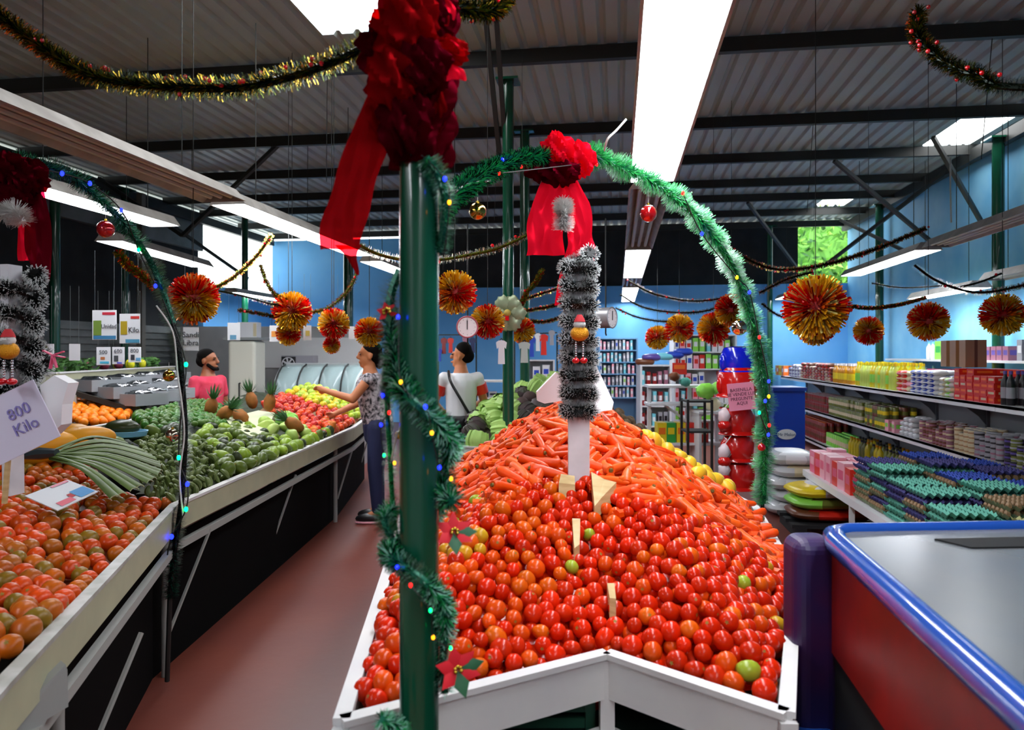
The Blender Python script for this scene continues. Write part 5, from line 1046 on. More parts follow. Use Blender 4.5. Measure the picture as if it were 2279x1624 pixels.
shelf_block(1847, 1893, Z1, [bottle(G_['amb'], G_['white'], None, .04, .3, G_['yel'])], 'amber_oil_bottle', .1, .09, 1, .3, 'amber bottle with white cap and yellow label on the top shelf', 'bottle', 'amber oil bottles')
shelf_block(1895, 1985, Z1, [bottle(G_['oil2'], G_['yel'], None, .045, .33), bottle(G_['oil'], G_['yel'], None, .045, .34, G_['lgrn'])], 'cooking_oil_bottle', .11, .1, 1, .3, 'tall pale yellow cooking oil bottle on the top shelf', 'bottle', 'cooking oil bottles')
shelf_block(1987, 2012, Z1, [bag(G_['lpink'], G_['red']), bag(G_['crm'], G_['red'])], 'pink_packet', .2, .17, 4, .06, 'pinkish packet stacked right of the cooking oil', 'packet', 'pinkish packets')
shelf_block(2013, 2075, Z1, [bag(G_['white'], G_['blu'], .18, .16, .06)], 'white_sugar_bag', .2, .17, 5, .052, 'white bag with blue band in the stacks on the top shelf', 'bag', 'white and blue bags')
shelf_block(2077, 2110, Z1, [bag(G_['white'], G_['lgrn'], .18, .14, .055), bag(G_['crm'], G_['white'], .18, .14, .055)], 'green_band_bag', .2, .15, 4, .05, 'white bag with light green band on the top shelf', 'bag', 'white and green bags')
shelf_block(2112, 2212, Z1, [pack(G_['red'], G_['crm'], .2, .13, .06), pack(G_['red'], G_['org'], .2, .13, .06)], 'red_packet', .21, .135, 5, .061, 'bright red packet in the block under the brown cartons', 'packet', 'bright red packets')
shelf_block(2216, 2252, Z1, [bottle(G_['blk'], G_['pur'], None, .035, .3, G_['gry'])], 'dark_sauce_bottle', .1, .085, 1, .3, 'dark sauce bottle with grey label near the photo edge', 'bottle', 'dark sauce bottles')
shelf_block(2254, 2330, Z1, [bag(G_['grn'], G_['lgrn'], .2, .18, .07)], 'green_bag', .22, .19, 4, .062, 'glossy green bag stacked at the right photo edge', 'bag', 'glossy green bags')
for i, px in enumerate((2122, 2143, 2165)):
    y = ypx(px, 3.6); b = MB(); b.box((0, 0, .14), (.2, .14, .28)); b.box((0, 0, .14), (.03, .142, .281), 1); o = b.build('carton', [G_['tan'], G_['brn']], None, False, label='%s brown carton standing on the red packets' % ('leftmost', 'middle', 'rightmost')[i], cat='carton', group='brown cartons'); o.location = (3.6, y, 1.462)
shelf_block(1782, 1838, Z2, [can(G_['dred'], G_['sil'], .04, .13, G_['brn'])], 'red_jar', .11, .1, 2, .135, 'dark red jar on the middle shelf, far part', 'jar', 'dark red jars on the middle shelf')
shelf_block(1840, 1912, Z2, [can(G_['olv'], G_['gry'], .04, .14, G_['crm'])], 'olive_jar', .11, .1, 2, .145, 'olive-green jar stacked in two tiers on the middle shelf', 'jar', 'olive jars on the middle shelf')
shelf_block(1914, 1965, Z2, [can(G_['brn'], G_['blk'], .04, .14, G_['olv']), can(G_['olv'], G_['blk'], .04, .14, G_['yel'])], 'brown_jar', .11, .1, 2, .145, 'brown-green jar with black lid on the middle shelf', 'jar', 'brown-green jars')
shelf_block(1966, 1990, Z2, [pack(G_['lpink'], G_['lgrn'], .14, .1, .14)], 'pink_green_pack', .16, .12, 1, .14, 'pink and green pack on the middle shelf', 'packet', 'pink and green packs')
shelf_block(1992, 2035, Z2, [bag(G_['sil'], G_['white'], .15, .12, .06)], 'silver_packet', .17, .13, 4, .055, 'silver crinkled packet on the middle shelf', 'packet', 'silver packets')
shelf_block(2037, 2108, Z2, [can(G_['mau'], G_['sil'], .037, .055, G_['crm']), can(G_['brn'], G_['sil'], .037, .055, G_['mau'])], 'mauve_tin', .09, .085, 4, .057, 'small mauve tin in stacks on the middle shelf', 'tin', 'mauve tins')
shelf_block(2112, 2160, Z2, [can(G_['crm'], G_['sil'], .045, .045, G_['tan'])], 'cream_tin', .1, .1, 5, .047, 'low cream-coloured tin in stacks on the middle shelf', 'tin', 'cream tins')
shelf_block(2162, 2222, Z2, [can(G_['gry'], G_['sil'], .045, .045, G_['blk']), can(G_['gry'], G_['sil'], .045, .045, G_['mau'])], 'grey_tin', .1, .1, 5, .047, 'low grey tin with dark band in stacks on the middle shelf', 'tin', 'grey tins')
shelf_block(2224, 2330, Z2, [can(G_['blk'], G_['sil'], .045, .045, G_['pur']), can(G_['olv'], G_['sil'], .045, .045, G_['gry'])], 'dark_tin', .1, .1, 5, .047, 'low dark tin in stacks at the right end of the middle shelf', 'tin', 'dark tins')
shelf_block(1768, 1830, Z3, [can(G_['dred'], G_['org'], .04, .16, G_['brn'])], 'red_brown_jar', .11, .1, 2, .165, 'red-brown jar on the lowest shelf, far end', 'jar', 'red-brown jars on the lowest shelf')
shelf_block(1832, 1880, Z3, [can(G_['lgrn'], G_['grn'], .045, .2, G_['crm'])], 'green_jar', .12, .11, 1, .2, 'light green jar on the lowest shelf', 'jar', 'light green jars on the lowest shelf')
shelf_block(1882, 1990, Z3, [bottle(G_['oil'], G_['amb'], None, .045, .26), bottle(G_['olv'], G_['blk'], None, .045, .26)], 'yellow_bottle', .12, .12, 1, .2, 'squat yellow bottle on the lowest shelf', 'bottle', 'yellow bottles on the lowest shelf')
shelf_block(2030, 2130, Z3, [bag(G_['red'], G_['crm'], .17, .17, .06), bag(G_['brn'], G_['red'], .17, .17, .06)], 'sweets_bag', .19, .2, 3, .055, 'loose red and brown bag on the lowest shelf', 'bag', 'red and brown bags on the lowest shelf')
shelf_block(2230, 2330, Z3, [bag(G_['yel'], G_['org'], .17, .17, .07)], 'yellow_bag', .19, .2, 3, .065, 'yellow bag on the lowest shelf at the photo edge', 'bag', 'yellow bags at the photo edge')
# shelf on the right wall
t = E('wall_shelf', 'white wall shelf with bottles and packs on the right blue wall', 'shelf')
for z in (1.52, 1.12):
    b = MB(); b.box((4.68, 9.3, z - .015), (0.4, 8.0, 0.03)); b.build('shelf', m_shelf, t, False)
for y in (5.6, 7.5, 9.4, 11.3, 13.0): b = MB(); b.box((4.86, y, .76), (0.04, 0.04, 1.52)); b.build('upright', m_shelf, t, False)
WX = (4.52, 4.86)
def wall_block(a, q, z, meshes, name, dx, dy, nz, dz, label, cat, group): shelf_block(a, q, z, meshes, name, dx, dy, nz, dz, label, cat, group, X=WX)
wall_block(2052, 2070, 1.52, [bottle(G_['white'], G_['cyan'], None, .04, .25)], 'white_bottle', .12, .12, 1, .2, 'white bottle on the upper wall shelf', 'bottle', 'white bottles on the wall shelf')
wall_block(2072, 2108, 1.52, [pack(G_['lgrn'], G_['grn'], .14, .2, .26)], 'green_pack', .17, .23, 1, .2, 'bright green pack on the upper wall shelf', 'packet', 'green packs on the wall shelf')
wall_block(2186, 2240, 1.52, [pack(G_['mau'], G_['pur'], .14, .12, .17)], 'mauve_pack', .17, .14, 1, .2, 'mauve pack on the upper wall shelf right of the cartons', 'packet', 'mauve packs')
wall_block(2243, 2290, 1.52, [pack(G_['gry'], G_['white'], .14, .1, .24), pack(G_['lgrn'], G_['yel'], .14, .12, .26)], 'tall_pack', .17, .15, 1, .2, 'tall grey or green pack on the upper wall shelf at the photo edge', 'packet', 'tall packs at the edge')
wall_block(1968, 2010, 1.12, [bottle(G_['white'], G_['brn'], None, .05, .3, G_['yel'])], 'capped_bottle', .13, .14, 1, .2, 'white bottle with brown cap on the lower wall shelf', 'bottle', 'white bottles with brown caps')
wall_block(2012, 2050, 1.12, [bottle(G_['cyan'], G_['white'], None, .05, .32), bottle(G_['white'], G_['cyan'], None, .05, .3)], 'cyan_bottle', .13, .13, 1, .2, 'cyan cleaning bottle on the lower wall shelf', 'bottle', 'cyan cleaning bottles')
wall_block(2053, 2090, 1.12, [pack(G_['pink'], G_['lpink'], .14, .2, .26)], 'pink_pack', .17, .22, 1, .2, 'hot pink pack on the lower wall shelf', 'packet', 'pink packs on the wall shelf')
wall_block(2190, 2280, 1.12, [bottle(G_['blk'], G_['red'], None, .04, .28, G_['white'])], 'black_bottle', .12, .12, 1, .2, 'black bottle with pale label on the lower wall shelf', 'bottle', 'black bottles on the wall shelf')

# ---------------------------------------------------------------- egg table
t = E('egg_table', 'low white metal table stacked with egg trays', 'table'); m_leg = M('white tube leg', 'd0d0d0', 0.35)
EX, EX1, EY0, EY1, EZ = 1.75, 2.9, 3.2, 7.4, 0.5
b = MB(); b.box(((EX + EX1) / 2, (EY0 + EY1) / 2, EZ - .03), (EX1 - EX, EY1 - EY0, .06)); b.build('tabletop', m_shelf, t, False)
for y in (3.3, 4.55, 6.0, 7.32):
    for x in (EX + .03, EX1 - .03): b = MB(); b.box((x, y, (EZ - .06) / 2), (.035, .035, EZ - .06)); b.build('leg', m_leg, t, False)
def egg_tray(mat, eggs):
    b = MB(); W_ = .145; n = 12; vs = []
    for i in range(n + 1):
        for j in range(n + 1):
            x, y = -W_ + 2 * W_ * i / n, -W_ + 2 * W_ * j / n; z = (0.0 if (i % 2 == 1 and j % 2 == 1) else 0.042 if (i % 2 == 0 and j % 2 == 0) else 0.022); vs.append((x, y, z))
    b.add(vs, [(i * (n + 1) + j, (i + 1) * (n + 1) + j, (i + 1) * (n + 1) + j + 1, i * (n + 1) + j + 1) for i in range(n) for j in range(n)], 0)
    if eggs:
        for i in range(6):
            for j in range(6): b.ball((-W_ + 2 * W_ * (2 * i + 1) / n, -W_ + 2 * W_ * (2 * j + 1) / n, .034), (.019, .019, .025), 6, 1)
    return b.mesh('egg_tray', [mat, M('egg brown', '8c7050', 0.5)], False)
tr = {'olive grey': egg_tray(M('tray olive grey', '8c9674', .8), True), 'teal': egg_tray(M('tray teal', '64b09c', .8), False), 'purple': egg_tray(M('tray purple', '4a4884', .8), False), 'blue': egg_tray(M('tray blue', '3452b4', .7), False), 'cream': egg_tray(M('tray cream', 'b4b47c', .8), False)}
ys_ = [5.85, 5.52, 5.19, 4.86, 4.53, 4.2, 3.87]
for i, y in enumerate(ys_):
    for j, x in enumerate((1.93, 2.25, 2.57)):
        n = [7, 7, 6, 6, 5, 4, 3][i] + (1 if j == 1 else 0); top = {0: 'purple' if j == 0 else 'blue', 1: 'teal' if j == 0 else 'purple', 2: 'teal' if j == 0 else 'blue', 3: 'teal', 4: 'olive grey' if j else 'teal', 5: 'cream', 6: 'cream'}[i]
        for k in range(n):
            kd = top if k == n - 1 else random.choice(['olive grey', 'teal', 'purple', 'olive grey'] if i < 5 else ['cream', 'teal', 'purple'])
            O('egg_tray', tr[kd], None, (x + random.uniform(-.008, .008), y + random.uniform(-.008, .008), EZ + 0.001 + k * .046), (0, 0, random.uniform(-.04, .04)), '%s egg tray in the stacks on the low white table' % kd + (', %s' % ('topmost of its stack' if k == n - 1 else 'inside its stack')), 'egg tray', 'stacked egg trays')
fill([pack(G_['pink'], G_['lpink'], .13, .16, .2), pack(G_['red'], G_['pink'], .13, .16, .2), pack(G_['lpink'], G_['pink'], .13, .16, .22)], 'pink_drink_pack', 1.78, 2.1, 6.05, 7.35, EZ, .15, .18, 1, .2, 'pink drink pack at the far end of the egg table', 'packet', 'pink drink packs', drop_=0)
# sacks below and beside
def sack(loc, s, mats, label, rz=0.0, name='sack', group=None):
    b = MB(); b.ball((0, 0, s[2]), s, 18, 0, func=lambda q: Vector((math.copysign(abs(q.x) ** 0.55, q.x), math.copysign(abs(q.y) ** 0.55, q.y), q.z * (1 + .08 * math.sin(5 * q.x + 4 * q.y)))))
    for i, f in enumerate(b.f):
        c = sum(b.v[j][0] for j in f) / len(f)
        if abs(c) > s[0] * 0.45: b.m[i] = 1
    o = b.build(name, mats, None, label=label, cat='sack', group=group); o.location = loc; o.rotation_euler = (0, 0, rz)
for i in range(5):
    p = G(1757 + (i % 2) * 8, 1115, 0.0); p = G(1757, 1140, 0); sack((p.x + .05 * (i % 2), p.y, .01 + i * .122), (.26, .3, .068), [G_['crm'] if i % 2 else G_['white'], G_['sil']], 'pale grain sack, %s in the stack left of the egg table' % ('lowest', 'second', 'middle', 'fourth', 'topmost')[i], .1 * (i % 2))
m_fr2 = M('pallet dark', '1c1e22', .7); p = G(1790, 1180, 0); t = E('pallet', 'dark pallet on the floor under the yellow sacks', 'pallet', (p.x + .2, p.y, 0)); 
b = MB(); [b.box((0, -.25 + .25 * k, .1), (.75, .12, .03)) for k in range(3)]; b.build('deck_board', m_fr2, t, False); b = MB(); [b.box((-.3 + .3 * k, 0, .045), (.1, .62, .08)) for k in range(3)]; b.build('block', m_fr2, t, False)
for i, (mt, lb) in enumerate((([G_['red'], G_['brn']], 'red flour sack, lowest on the dark pallet'), ([G_['olv'], G_['lgrn']], 'green sack in the middle on the dark pallet'), ([G_['white'], G_['yel']], 'white sack with yellow ends, topmost on the dark pallet'))): sack((p.x + .2, p.y, .118 + i * .1), (.36, .25, .06), mt, lb, .1 * i)
sack((2.45, 5.6, .0), (.32, .4, .1), [G_['olv'], G_['lgrn']], 'green sack on the floor under the egg table', .2)
sack((2.4, 4.9, .0), (.32, .3, .1), [G_['lgrn'], G_['olv']], 'bright green sack on the floor under the egg table', .1)
# blue ice chest with oval sign
p = G(1742, 1032, 0); fp = C(.365 * 10.2, 10.2, 0); t = E('drinks_cooler', 'tall blue cooler with an oval sign right of the green arch', 'cooler', fp, TH)
b = MB(); b.box((0, 0, .55), (.42, .5, 1.1)); b.build('body', M('cooler blue', '123a9c', .3), t, False); b = MB(); b.box((0, 0, 1.125), (.46, .54, .05)); b.build('lid', M('cooler lid blue', '0f2f80', .3), t, False)
b = MB(); b.lathe([(.125, 0), (.125, .004)], 28, 0, Matrix.Translation((-.04, -.255, .52)) @ Matrix.Rotation(PI / 2, 4, 'X') @ Matrix.Diagonal((1, .55, 1, 1))); o = b.build('oval_sign', M('oval sign', 'c4d0d4', .4), t, False)
O('sign_text', text_mesh('sign_text', 'Mr Melon', .06, M('sign ink blue', '2a4a6a', .5)), o, (-.04, -.262, .515), (PI / 2, 0, .0))

# ---------------------------------------------------------------- plastic tubs tower
tp_ = C(.304 * 5.6, 5.6, 0); t = E('tub_rack', 'thin dark pole rack holding red plastic potties', 'rack', tp_, TH); b = MB(); b.tube([(0, .12, 0), (0, .12, 1.6)], .015, 8); b.build('pole', m_steel, t); b = MB(); b.lathe([(.2, 0), (.2, .02)], 20, 0, Matrix.Translation((0, .12, 0))); b.build('base', m_steel, t)
m_pr = M('potty red', 'c41410', .18, coat=.5); m_pb = M('potty blue', '0c1ec8', .15, coat=.6)
for i, (y, mm, s, lb) in enumerate(((803, m_pb, 1.0, 'glossy blue plastic tub, topmost on the rack'), (853, m_pr, 1.2, 'red plastic tub with white lettering below the blue one'), (940, m_pr, 1.05, 'red plastic tub below the pink sign'), (1000, m_pr, 1.0, 'red plastic tub, second from the bottom of the rack'), (1062, m_pr, 1.05, 'red plastic tub, lowest on the rack'))):
    p = P(1641, y, 5.6); o = E('plastic_tub', lb, 'tub', p, TH, 'plastic tubs on the rack'); b = MB(); b.lathe([(.05, .11), (.10, .10), (.125, .05), (.125, -.03), (.118, -.06), (.135, -.075), (.137, -.085), (.11, -.085)], 28, 0, Matrix.Diagonal((s, s * .8, s, 1))); b.build('bowl', mm, o)
    b = MB(); b.ball((-.11 * s, -.03, -.01), (.035, .03, .07), 12); b.build('handle', mm, o)
    if i == 1: O('lettering', text_mesh('lettering', 'Alqu', .06, G_['white']), o, (.09, -.125, .0), (PI / 2, 0, .3))
p = P(1650, 882, 5.42); t = E('paper_sign', 'pink handwritten paper sign taped over the red tubs', 'sign', p, TH); b = MB(); b.box((0, 0, 0), (.195, .004, .2)); o = b.build('paper', M('pink paper', 'e08aa4', .7), t, False); o.rotation_euler = (0, -.1, 0)
O('handwriting', text_mesh('handwriting', 'BASENILLA\nSE VENDE LUS\nPREGUNTE\nAQUI', .033, M('ink dark', '5a2a3c', .7)), o, (0, -.004, .0), (PI / 2, 0, 0))
for i, (y, dx) in enumerate(((925, -.13), (1005, -.13), (1045, -.1))):
    p = P(1612, y, 5.5); b = MB(); b.ball((0, 0, 0), (.045, .04, .06), 14, 0, func=lambda q: q * (1 + .1 * math.sin(9 * q.x + 7 * q.z))); b.ball((0, -.01, -.07), (.05, .04, .04), 12, 1); o = b.build('wrapped_toy', [M('clear wrap', 'd8c8cc', .2), m_pr], None, label='%s clear-wrapped red toy hanging left of the tubs' % ('upper', 'middle', 'lower')[i], cat='toy', group='wrapped toys'); o.location = p
    b = MB(); b.tube([(0, 0, .05), (.05, .0, .12)], .004, 5); b.build('loop', m_wire, o)
b = MB(); b.tube([tuple(tp_ + Vector((0, 0, 1.2))), tuple(P(1612, 900, 5.5))], .006, 5)

# ---------------------------------------------------------------- back of the shop
def unit(px0, px1, d, z0, z1, dep, nsh, mat, label, goods, glabel, cat='shelving', back=True, dx=.11, fillp=.85, hfrac=.75):
    xa, xb = (px0 - CX) / F * d, (px1 - CX) / F * d; w_ = xb - xa; base = C((xa + xb) / 2, d + dep / 2, 0); t = E('shelf_unit', label, cat, base, TH)
    for s in (-1, 1):
        b = MB(); b.box((s * (w_ / 2 - .015), 0, z1 / 2), (.03, dep, z1)); b.build('side_panel', mat, t, False)
    if back: b = MB(); b.box((0, dep / 2 - .01, z1 / 2), (w_, .02, z1)); b.build('back_panel', mat, t, False)
    zs = [z0 + (z1 - z0) * k / (nsh - 1) for k in range(nsh)]
    for k, z in enumerate(zs):
        b = MB(); b.box((0, 0, z - .012), (w_ - .03, dep - .02, .024)); b.build('shelf', mat, t, False)
    gap = zs[1] - zs[0]
    for k in range(nsh - 1 if goods else 0):
        x = -w_ / 2 + .05
        while x < w_ / 2 - .06:
            if random.random() < fillp:
                c1, c2 = goods[int(random.random() * len(goods))]; h_ = gap * hfrac * random.uniform(.75, 1); me = pack(G_[c1], G_[c2], dx * .85, .12, 1.0); o = O('boxed_item', PK_.setdefault((c1, c2), me), None, Matrix.Rotation(TH, 4, 'Z') @ Vector((x, -dep / 2 + .09, 0)) + base + Vector((0, 0, zs[k] + .001)), (0, 0, TH), glabel, 'packet', glabel); o.scale = (dx / .11, 1, h_)
            x += dx * random.uniform(.95, 1.15)
    return t
PK_ = {}
for a in ('white', 'sil', 'red', 'pink', 'cyan', 'lgrn', 'yel', 'blu', 'gry', 'brn', 'org', 'teal'):
    for q in ('blu', 'white', 'red', 'yel', 'pur', 'grn', 'pink', 'cyan', 'blk'): pass
m_bs = M('bookcase blue', '6a9cc4', .5); m_wsh = M('white frame', 'dde0e4', .4)
unit(1332, 1420, 15.0, .72, 1.92, .35, 6, m_bs, 'tall blue shelf unit with rows of small packs by the back wall', [('white', 'cyan'), ('sil', 'white'), ('white', 'lgrn'), ('gry', 'white'), ('cyan', 'white'), ('lpink', 'white'), ('sil', 'blu')], 'small pack on the tall blue shelf unit', dx=.075, fillp=.95, hfrac=.85)
unit(1425, 1495, 12.0, .1, 1.42, .4, 5, m_wsh, 'white shelf unit right of the blue one, dark goods', [('mau', 'white'), ('gry', 'blk'), ('cyan', 'white'), ('dred', 'white')], 'pack on the white shelf unit beside the blue one', dx=.09, fillp=.95, hfrac=.75)
unit(1500, 1640, 13.5, .4, 1.95, .4, 6, m_wsh, 'long white shelf unit with pale and cyan goods behind the red tubs', [('white', 'red'), ('cyan', 'white'), ('lgrn', 'white'), ('red', 'white'), ('lpink', 'red'), ('white', 'blu')], 'pack on the long white shelf unit', dx=.11, fillp=.95, hfrac=.88)
unit(1640, 1700, 14.5, .4, 1.75, .4, 5, m_wsh, 'white shelf unit at the far right corner of the back wall', [('white', 'teal'), ('cyan', 'white'), ('teal', 'white')], 'pack on the far corner shelf unit', dx=.11, fillp=.95)
unit(1063, 1128, 10.5, .5, 1.22, .45, 4, m_leg, 'open wire rack with dark goods by the man in white', [('blk', 'gry'), ('gry', 'blk'), ('brn', 'blk')], 'dark item on the open wire rack', back=False, dx=.16, fillp=.6, hfrac=.4)
unit(1170, 1235, 12.5, .5, 1.5, .4, 4, m_wsh, 'white rack behind the slim green posts with pale goods', [('sil', 'white'), ('gry', 'blk'), ('white', 'blu')], 'pale pack on the rack behind the slim posts', dx=.14, fillp=.8)
# white table with crates, crossbars
t = E('trestle_table', 'white wooden trestle frame with a red sign in the middle distance', 'stand', C((1520 - CX) / F * 9.2, 9.2, 0), TH)
for x in (-.42, 0.08, .42):
    b = MB(); b.box((x, 0, .6), (.045, .045, 1.2)); b.build('post', m_wsh, t, False)
for z in (.5, .98, 1.2): b = MB(); b.box((0, 0, z), (.9, .4, .03)); b.build('shelf', m_wsh, t, False)
for s in (-1, 1): b = MB(); b.bar((.08 + s * .02, -.03, .75), (.08 + s * .32, -.03, .97), .03, .03); b.build('brace', m_wsh, t, False)
b = MB(); b.box((0, -.02, 0), (.17, .02, .14)); b.box((0, -.032, .02), (.13, .004, .05), 1); o = b.build('red_sign_board', [G_['red'], G_['org']], None, False, label='small red sign board with an orange stripe on the white trestle frame', cat='sign'); o.location = C((1512 - CX) / F * 9.0, 9.0, 1.42)
b = MB(); b.box((0, 0, -.13), (.02, .02, .14)); 
for i, (px, c1, c2, lb) in enumerate(((1470, 'yel', 'org', 'yellow carton on the lower board of the trestle frame'), (1490, 'grn', 'yel', 'green carton on the trestle frame'), (1512, 'yel', 'org', 'orange-yellow carton beside the white post of the frame'), (1540, 'red', 'dred', 'red carton left on the black stand'), (1562, 'red', 'crm', 'red carton right on the black stand'))):
    b = MB(); b.box((0, 0, .12), (.11, .2, .24)); b.box((0, -.002, .14), (.08, .2, .08), 1); o = b.build('carton', [G_[c1], G_[c2]], None, False, label=lb, cat='carton'); o.location = C((px - CX) / F * 9.15, 9.15, .517); o.rotation_euler = (0, 0, TH)
b = MB()
t = E('metal_stand', 'narrow black metal stand in front of the red cartons', 'stand', C((1552 - CX) / F * 8.2, 8.2, 0), TH)
for x in (-.14, .12):
    for y in (-.15, .15): b = MB(); b.box((x, y, .55), (.025, .025, 1.1)); b.build('leg', m_steel, t, False)
for z in (.3, .75, 1.08): b = MB(); b.box((-.01, 0, z), (.28, .32, .02)); b.build('shelf', m_steel, t, False)
for i, (x, y, c_, s_, lb) in enumerate(((1570, 870, 'lgrn', .12, 'pale green full bag behind the black stand'), (1600, 865, 'lgrn', .11, 'pale green full bag left of the red tubs'), (1585, 900, 'crm', .1, 'cream bag under the pale green bags'), (1525, 850, 'teal', .07, 'green speckled bag on the white trestle frame'), (1500, 838, 'brn', .07, 'brown basket-like bag on the trestle frame'))):
    b = MB(); b.ball((0, 0, 0), (s_, s_ * .8, s_ * .8), 14, 0, func=lambda q: q * (1 + .1 * math.sin(7 * q.x + 6 * q.z))); o = b.build('full_bag', G_[c_], None, label=lb, cat='bag'); o.location = P(x, y, 8.9)
t = E('low_table', 'low white table carrying the pale green bags', 'table', C((1590 - CX) / F * 9.0, 9.0, 0), TH); b = MB(); b.box((0, 0, .9), (.5, .5, .03)); b.build('tabletop', m_wsh, t, False)
for x in (-.22, .22): b = MB(); b.box((x, 0, .44), (.03, .4, .88)); b.build('leg', m_wsh, t, False)
# blue bags heap on top
for i, (x, y, c_) in enumerate(((1500, 790, 'blu'), (1520, 783, 'blu'), (1478, 793, 'cyan'), (1450, 795, 'pur'), (1435, 805, 'brn'))):
    sack(P(x, y + 8, 12.2), (.16, .15, .06), [G_[c_], G_[c_]], '%s bag on top of the white shelf units' % ('left blue', 'right blue', 'pale cyan', 'purple', 'brown')[i], 0, 'folded_bag')
# clothing rail
t = E('clothes_rail', 'thin metal rail with small hanging garments by the back wall', 'rail'); b = MB(); b.bar(P(975, 745, 13.5), P(1060, 745, 13.5), .02, .02); b.bar(P(1145, 745, 12), P(1240, 740, 12), .02, .02); b.build('rail', m_steel, t, False)
for (x, d) in ((975, 13.5), (1060, 13.5), (1145, 12), (1240, 12)): p = P(x, 745, d); b = MB(); b.tube([p, (p.x, p.y, 0)], .015, 6); b.build('stand_leg', m_steel, t)
def garment(x, y, d, w_, h_, col, label, pants=False):
    k = d / F; w_, h_ = w_ * k, h_ * k; b = MB(); o2 = [(-.5, 0), (-.28, .08), (-.12, .1), (.12, .1), (.28, .08), (.5, 0), (.42, -.3), (.27, -.22), (.32, -1), (-.32, -1), (-.27, -.22), (-.42, -.3)]
    vs = [(a * w_, s * .03, q * h_) for s in (-1, 1) for a, q in o2]; n = 12; b.add(vs, [tuple(range(n - 1, -1, -1)), tuple(range(n, 2 * n))] + [(i, (i + 1) % n, (i + 1) % n + n, i + n) for i in range(n)]); o = b.build('hanging_garment', col, None, True, label=label, cat='garment', group='hanging garments'); o.location = P(x, y, d); o.rotation_euler = (0, 0, TH)
    b = MB(); b.tube([(-.2 * w_, 0, .06 * h_), (0, 0, .2 * h_), (.2 * w_, 0, .06 * h_)], .006, 5); b.build('hanger', m_steel, o)
for x, y, d, w_, h_, c_, lb in ((988, 755, 13.4, 14, 32, 'dred', 'dark red'), (1003, 755, 13.4, 14, 30, 'red', 'red'), (978, 778, 13.3, 12, 26, 'blu', 'blue'), (1052, 755, 13.4, 16, 30, 'navy', 'navy'), (1036, 752, 13.4, 14, 26, 'mau', 'mauve'),
                                (1182, 752, 11.9, 20, 42, 'blu', 'bright blue'), (1210, 748, 11.9, 20, 42, 'red', 'bright red'), (1228, 738, 11.9, 14, 30, 'gry', 'grey'), (1197, 745, 11.9, 14, 36, 'white', 'pale striped')): garment(x, y, d, w_, h_, G_[c_], '%s small garment on the clothes rail' % lb)
garment(1116, 762, 5.9, 24, 48, G_['white'], 'white child garment hanging on the slim green post, left'); garment(1167, 765, 6.2, 26, 42, M('pale grey cloth', 'c8d4cc', .8), 'pale grey garment hanging right of the slim green post')

# left back: cold room wall, tall cabinet, fan unit, glass counter
t = E('cold_room', 'pale grey cold-room box along the back left with white lintel', 'cold room', C((590 - CX) / F * 13.6, 14.0, 0), TH)
b = MB(); b.box((0, 0, 1.05), (3.1, .8, 2.1)); b.build('panel_wall', M('pale grey panel', 'b4b8b8', .5, spots='a4a8aa', scale=2), t, False); b = MB(); b.box((.9, -.42, 1.62), (1.9, .06, .55)); b.build('white_lintel', M('white panel', 'e8ecec', .4), t, False)
t = E('upright_freezer', 'tall white cabinet with a long handle behind the pineapples', 'freezer', C((545 - CX) / F * 11.5, 11.6, 0), TH); b = MB(); b.box((0, 0, .9), (.42, .5, 1.8)); o = b.build('body', M('freezer white', 'e4e4d4', .25), t, False); mo = o.modifiers.new('r', 'BEVEL'); mo.width = .05; mo.segments = 4
b = MB(); b.box((0, 0, 1.83), (.55, .55, .04)); b.build('top', M('freezer grey', '8c9290', .4), t, False); b = MB(); b.tube([(-.02, -.25, 1.15), (-.02, -.29, 1.15), (-.02, -.29, .9), (-.02, -.25, .9)], .012, 6); b.build('handle', m_steel, t)
b = MB(); b.box((0, 0, .12), (.3, .2, .24)); b.box((.12, -.002, .12), (.05, .2, .2), 1); o = b.build('carton', [G_['white'], G_['crm']], None, False, label='white carton on top of the tall white cabinet', cat='carton'); o.location = C((550 - CX) / F * 11.5, 11.6, 1.85); o.rotation_euler = (0, 0, TH)
t = E('fan_unit', 'dark square fan housing with spoked blades over the glass counter', 'fan', C((645 - CX) / F * 12.6, 12.7, 1.31), TH)
b = MB(); b.box((.1, .15, .12), (.55, .3, .28)); b.build('housing', G_['gry'], t, False); b = MB(); b.box((-.05, -.01, .12), (.24, .02, .24)); b.build('grille_plate', G_['blk'], t, False)
for k in range(7): a = k * 2 * PI / 7; b = MB(); b.bar((-.05, -.03, .12), (-.05 + .1 * math.cos(a), -.03, .12 + .1 * math.sin(a)), .01, .025); b.build('blade', G_['white'], t, False)
b = MB(); b.tube([(-.05 + .105 * math.cos(a), -.03, .12 + .105 * math.sin(a)) for a in np.linspace(0, 2 * PI, 25)], .008, 6, cap=False); b.build('ring', G_['white'], t)
b = MB(); b.box((.1, .15, -.65), (.6, .34, 1.26)); b.build('stand', G_['gry'], t, False)
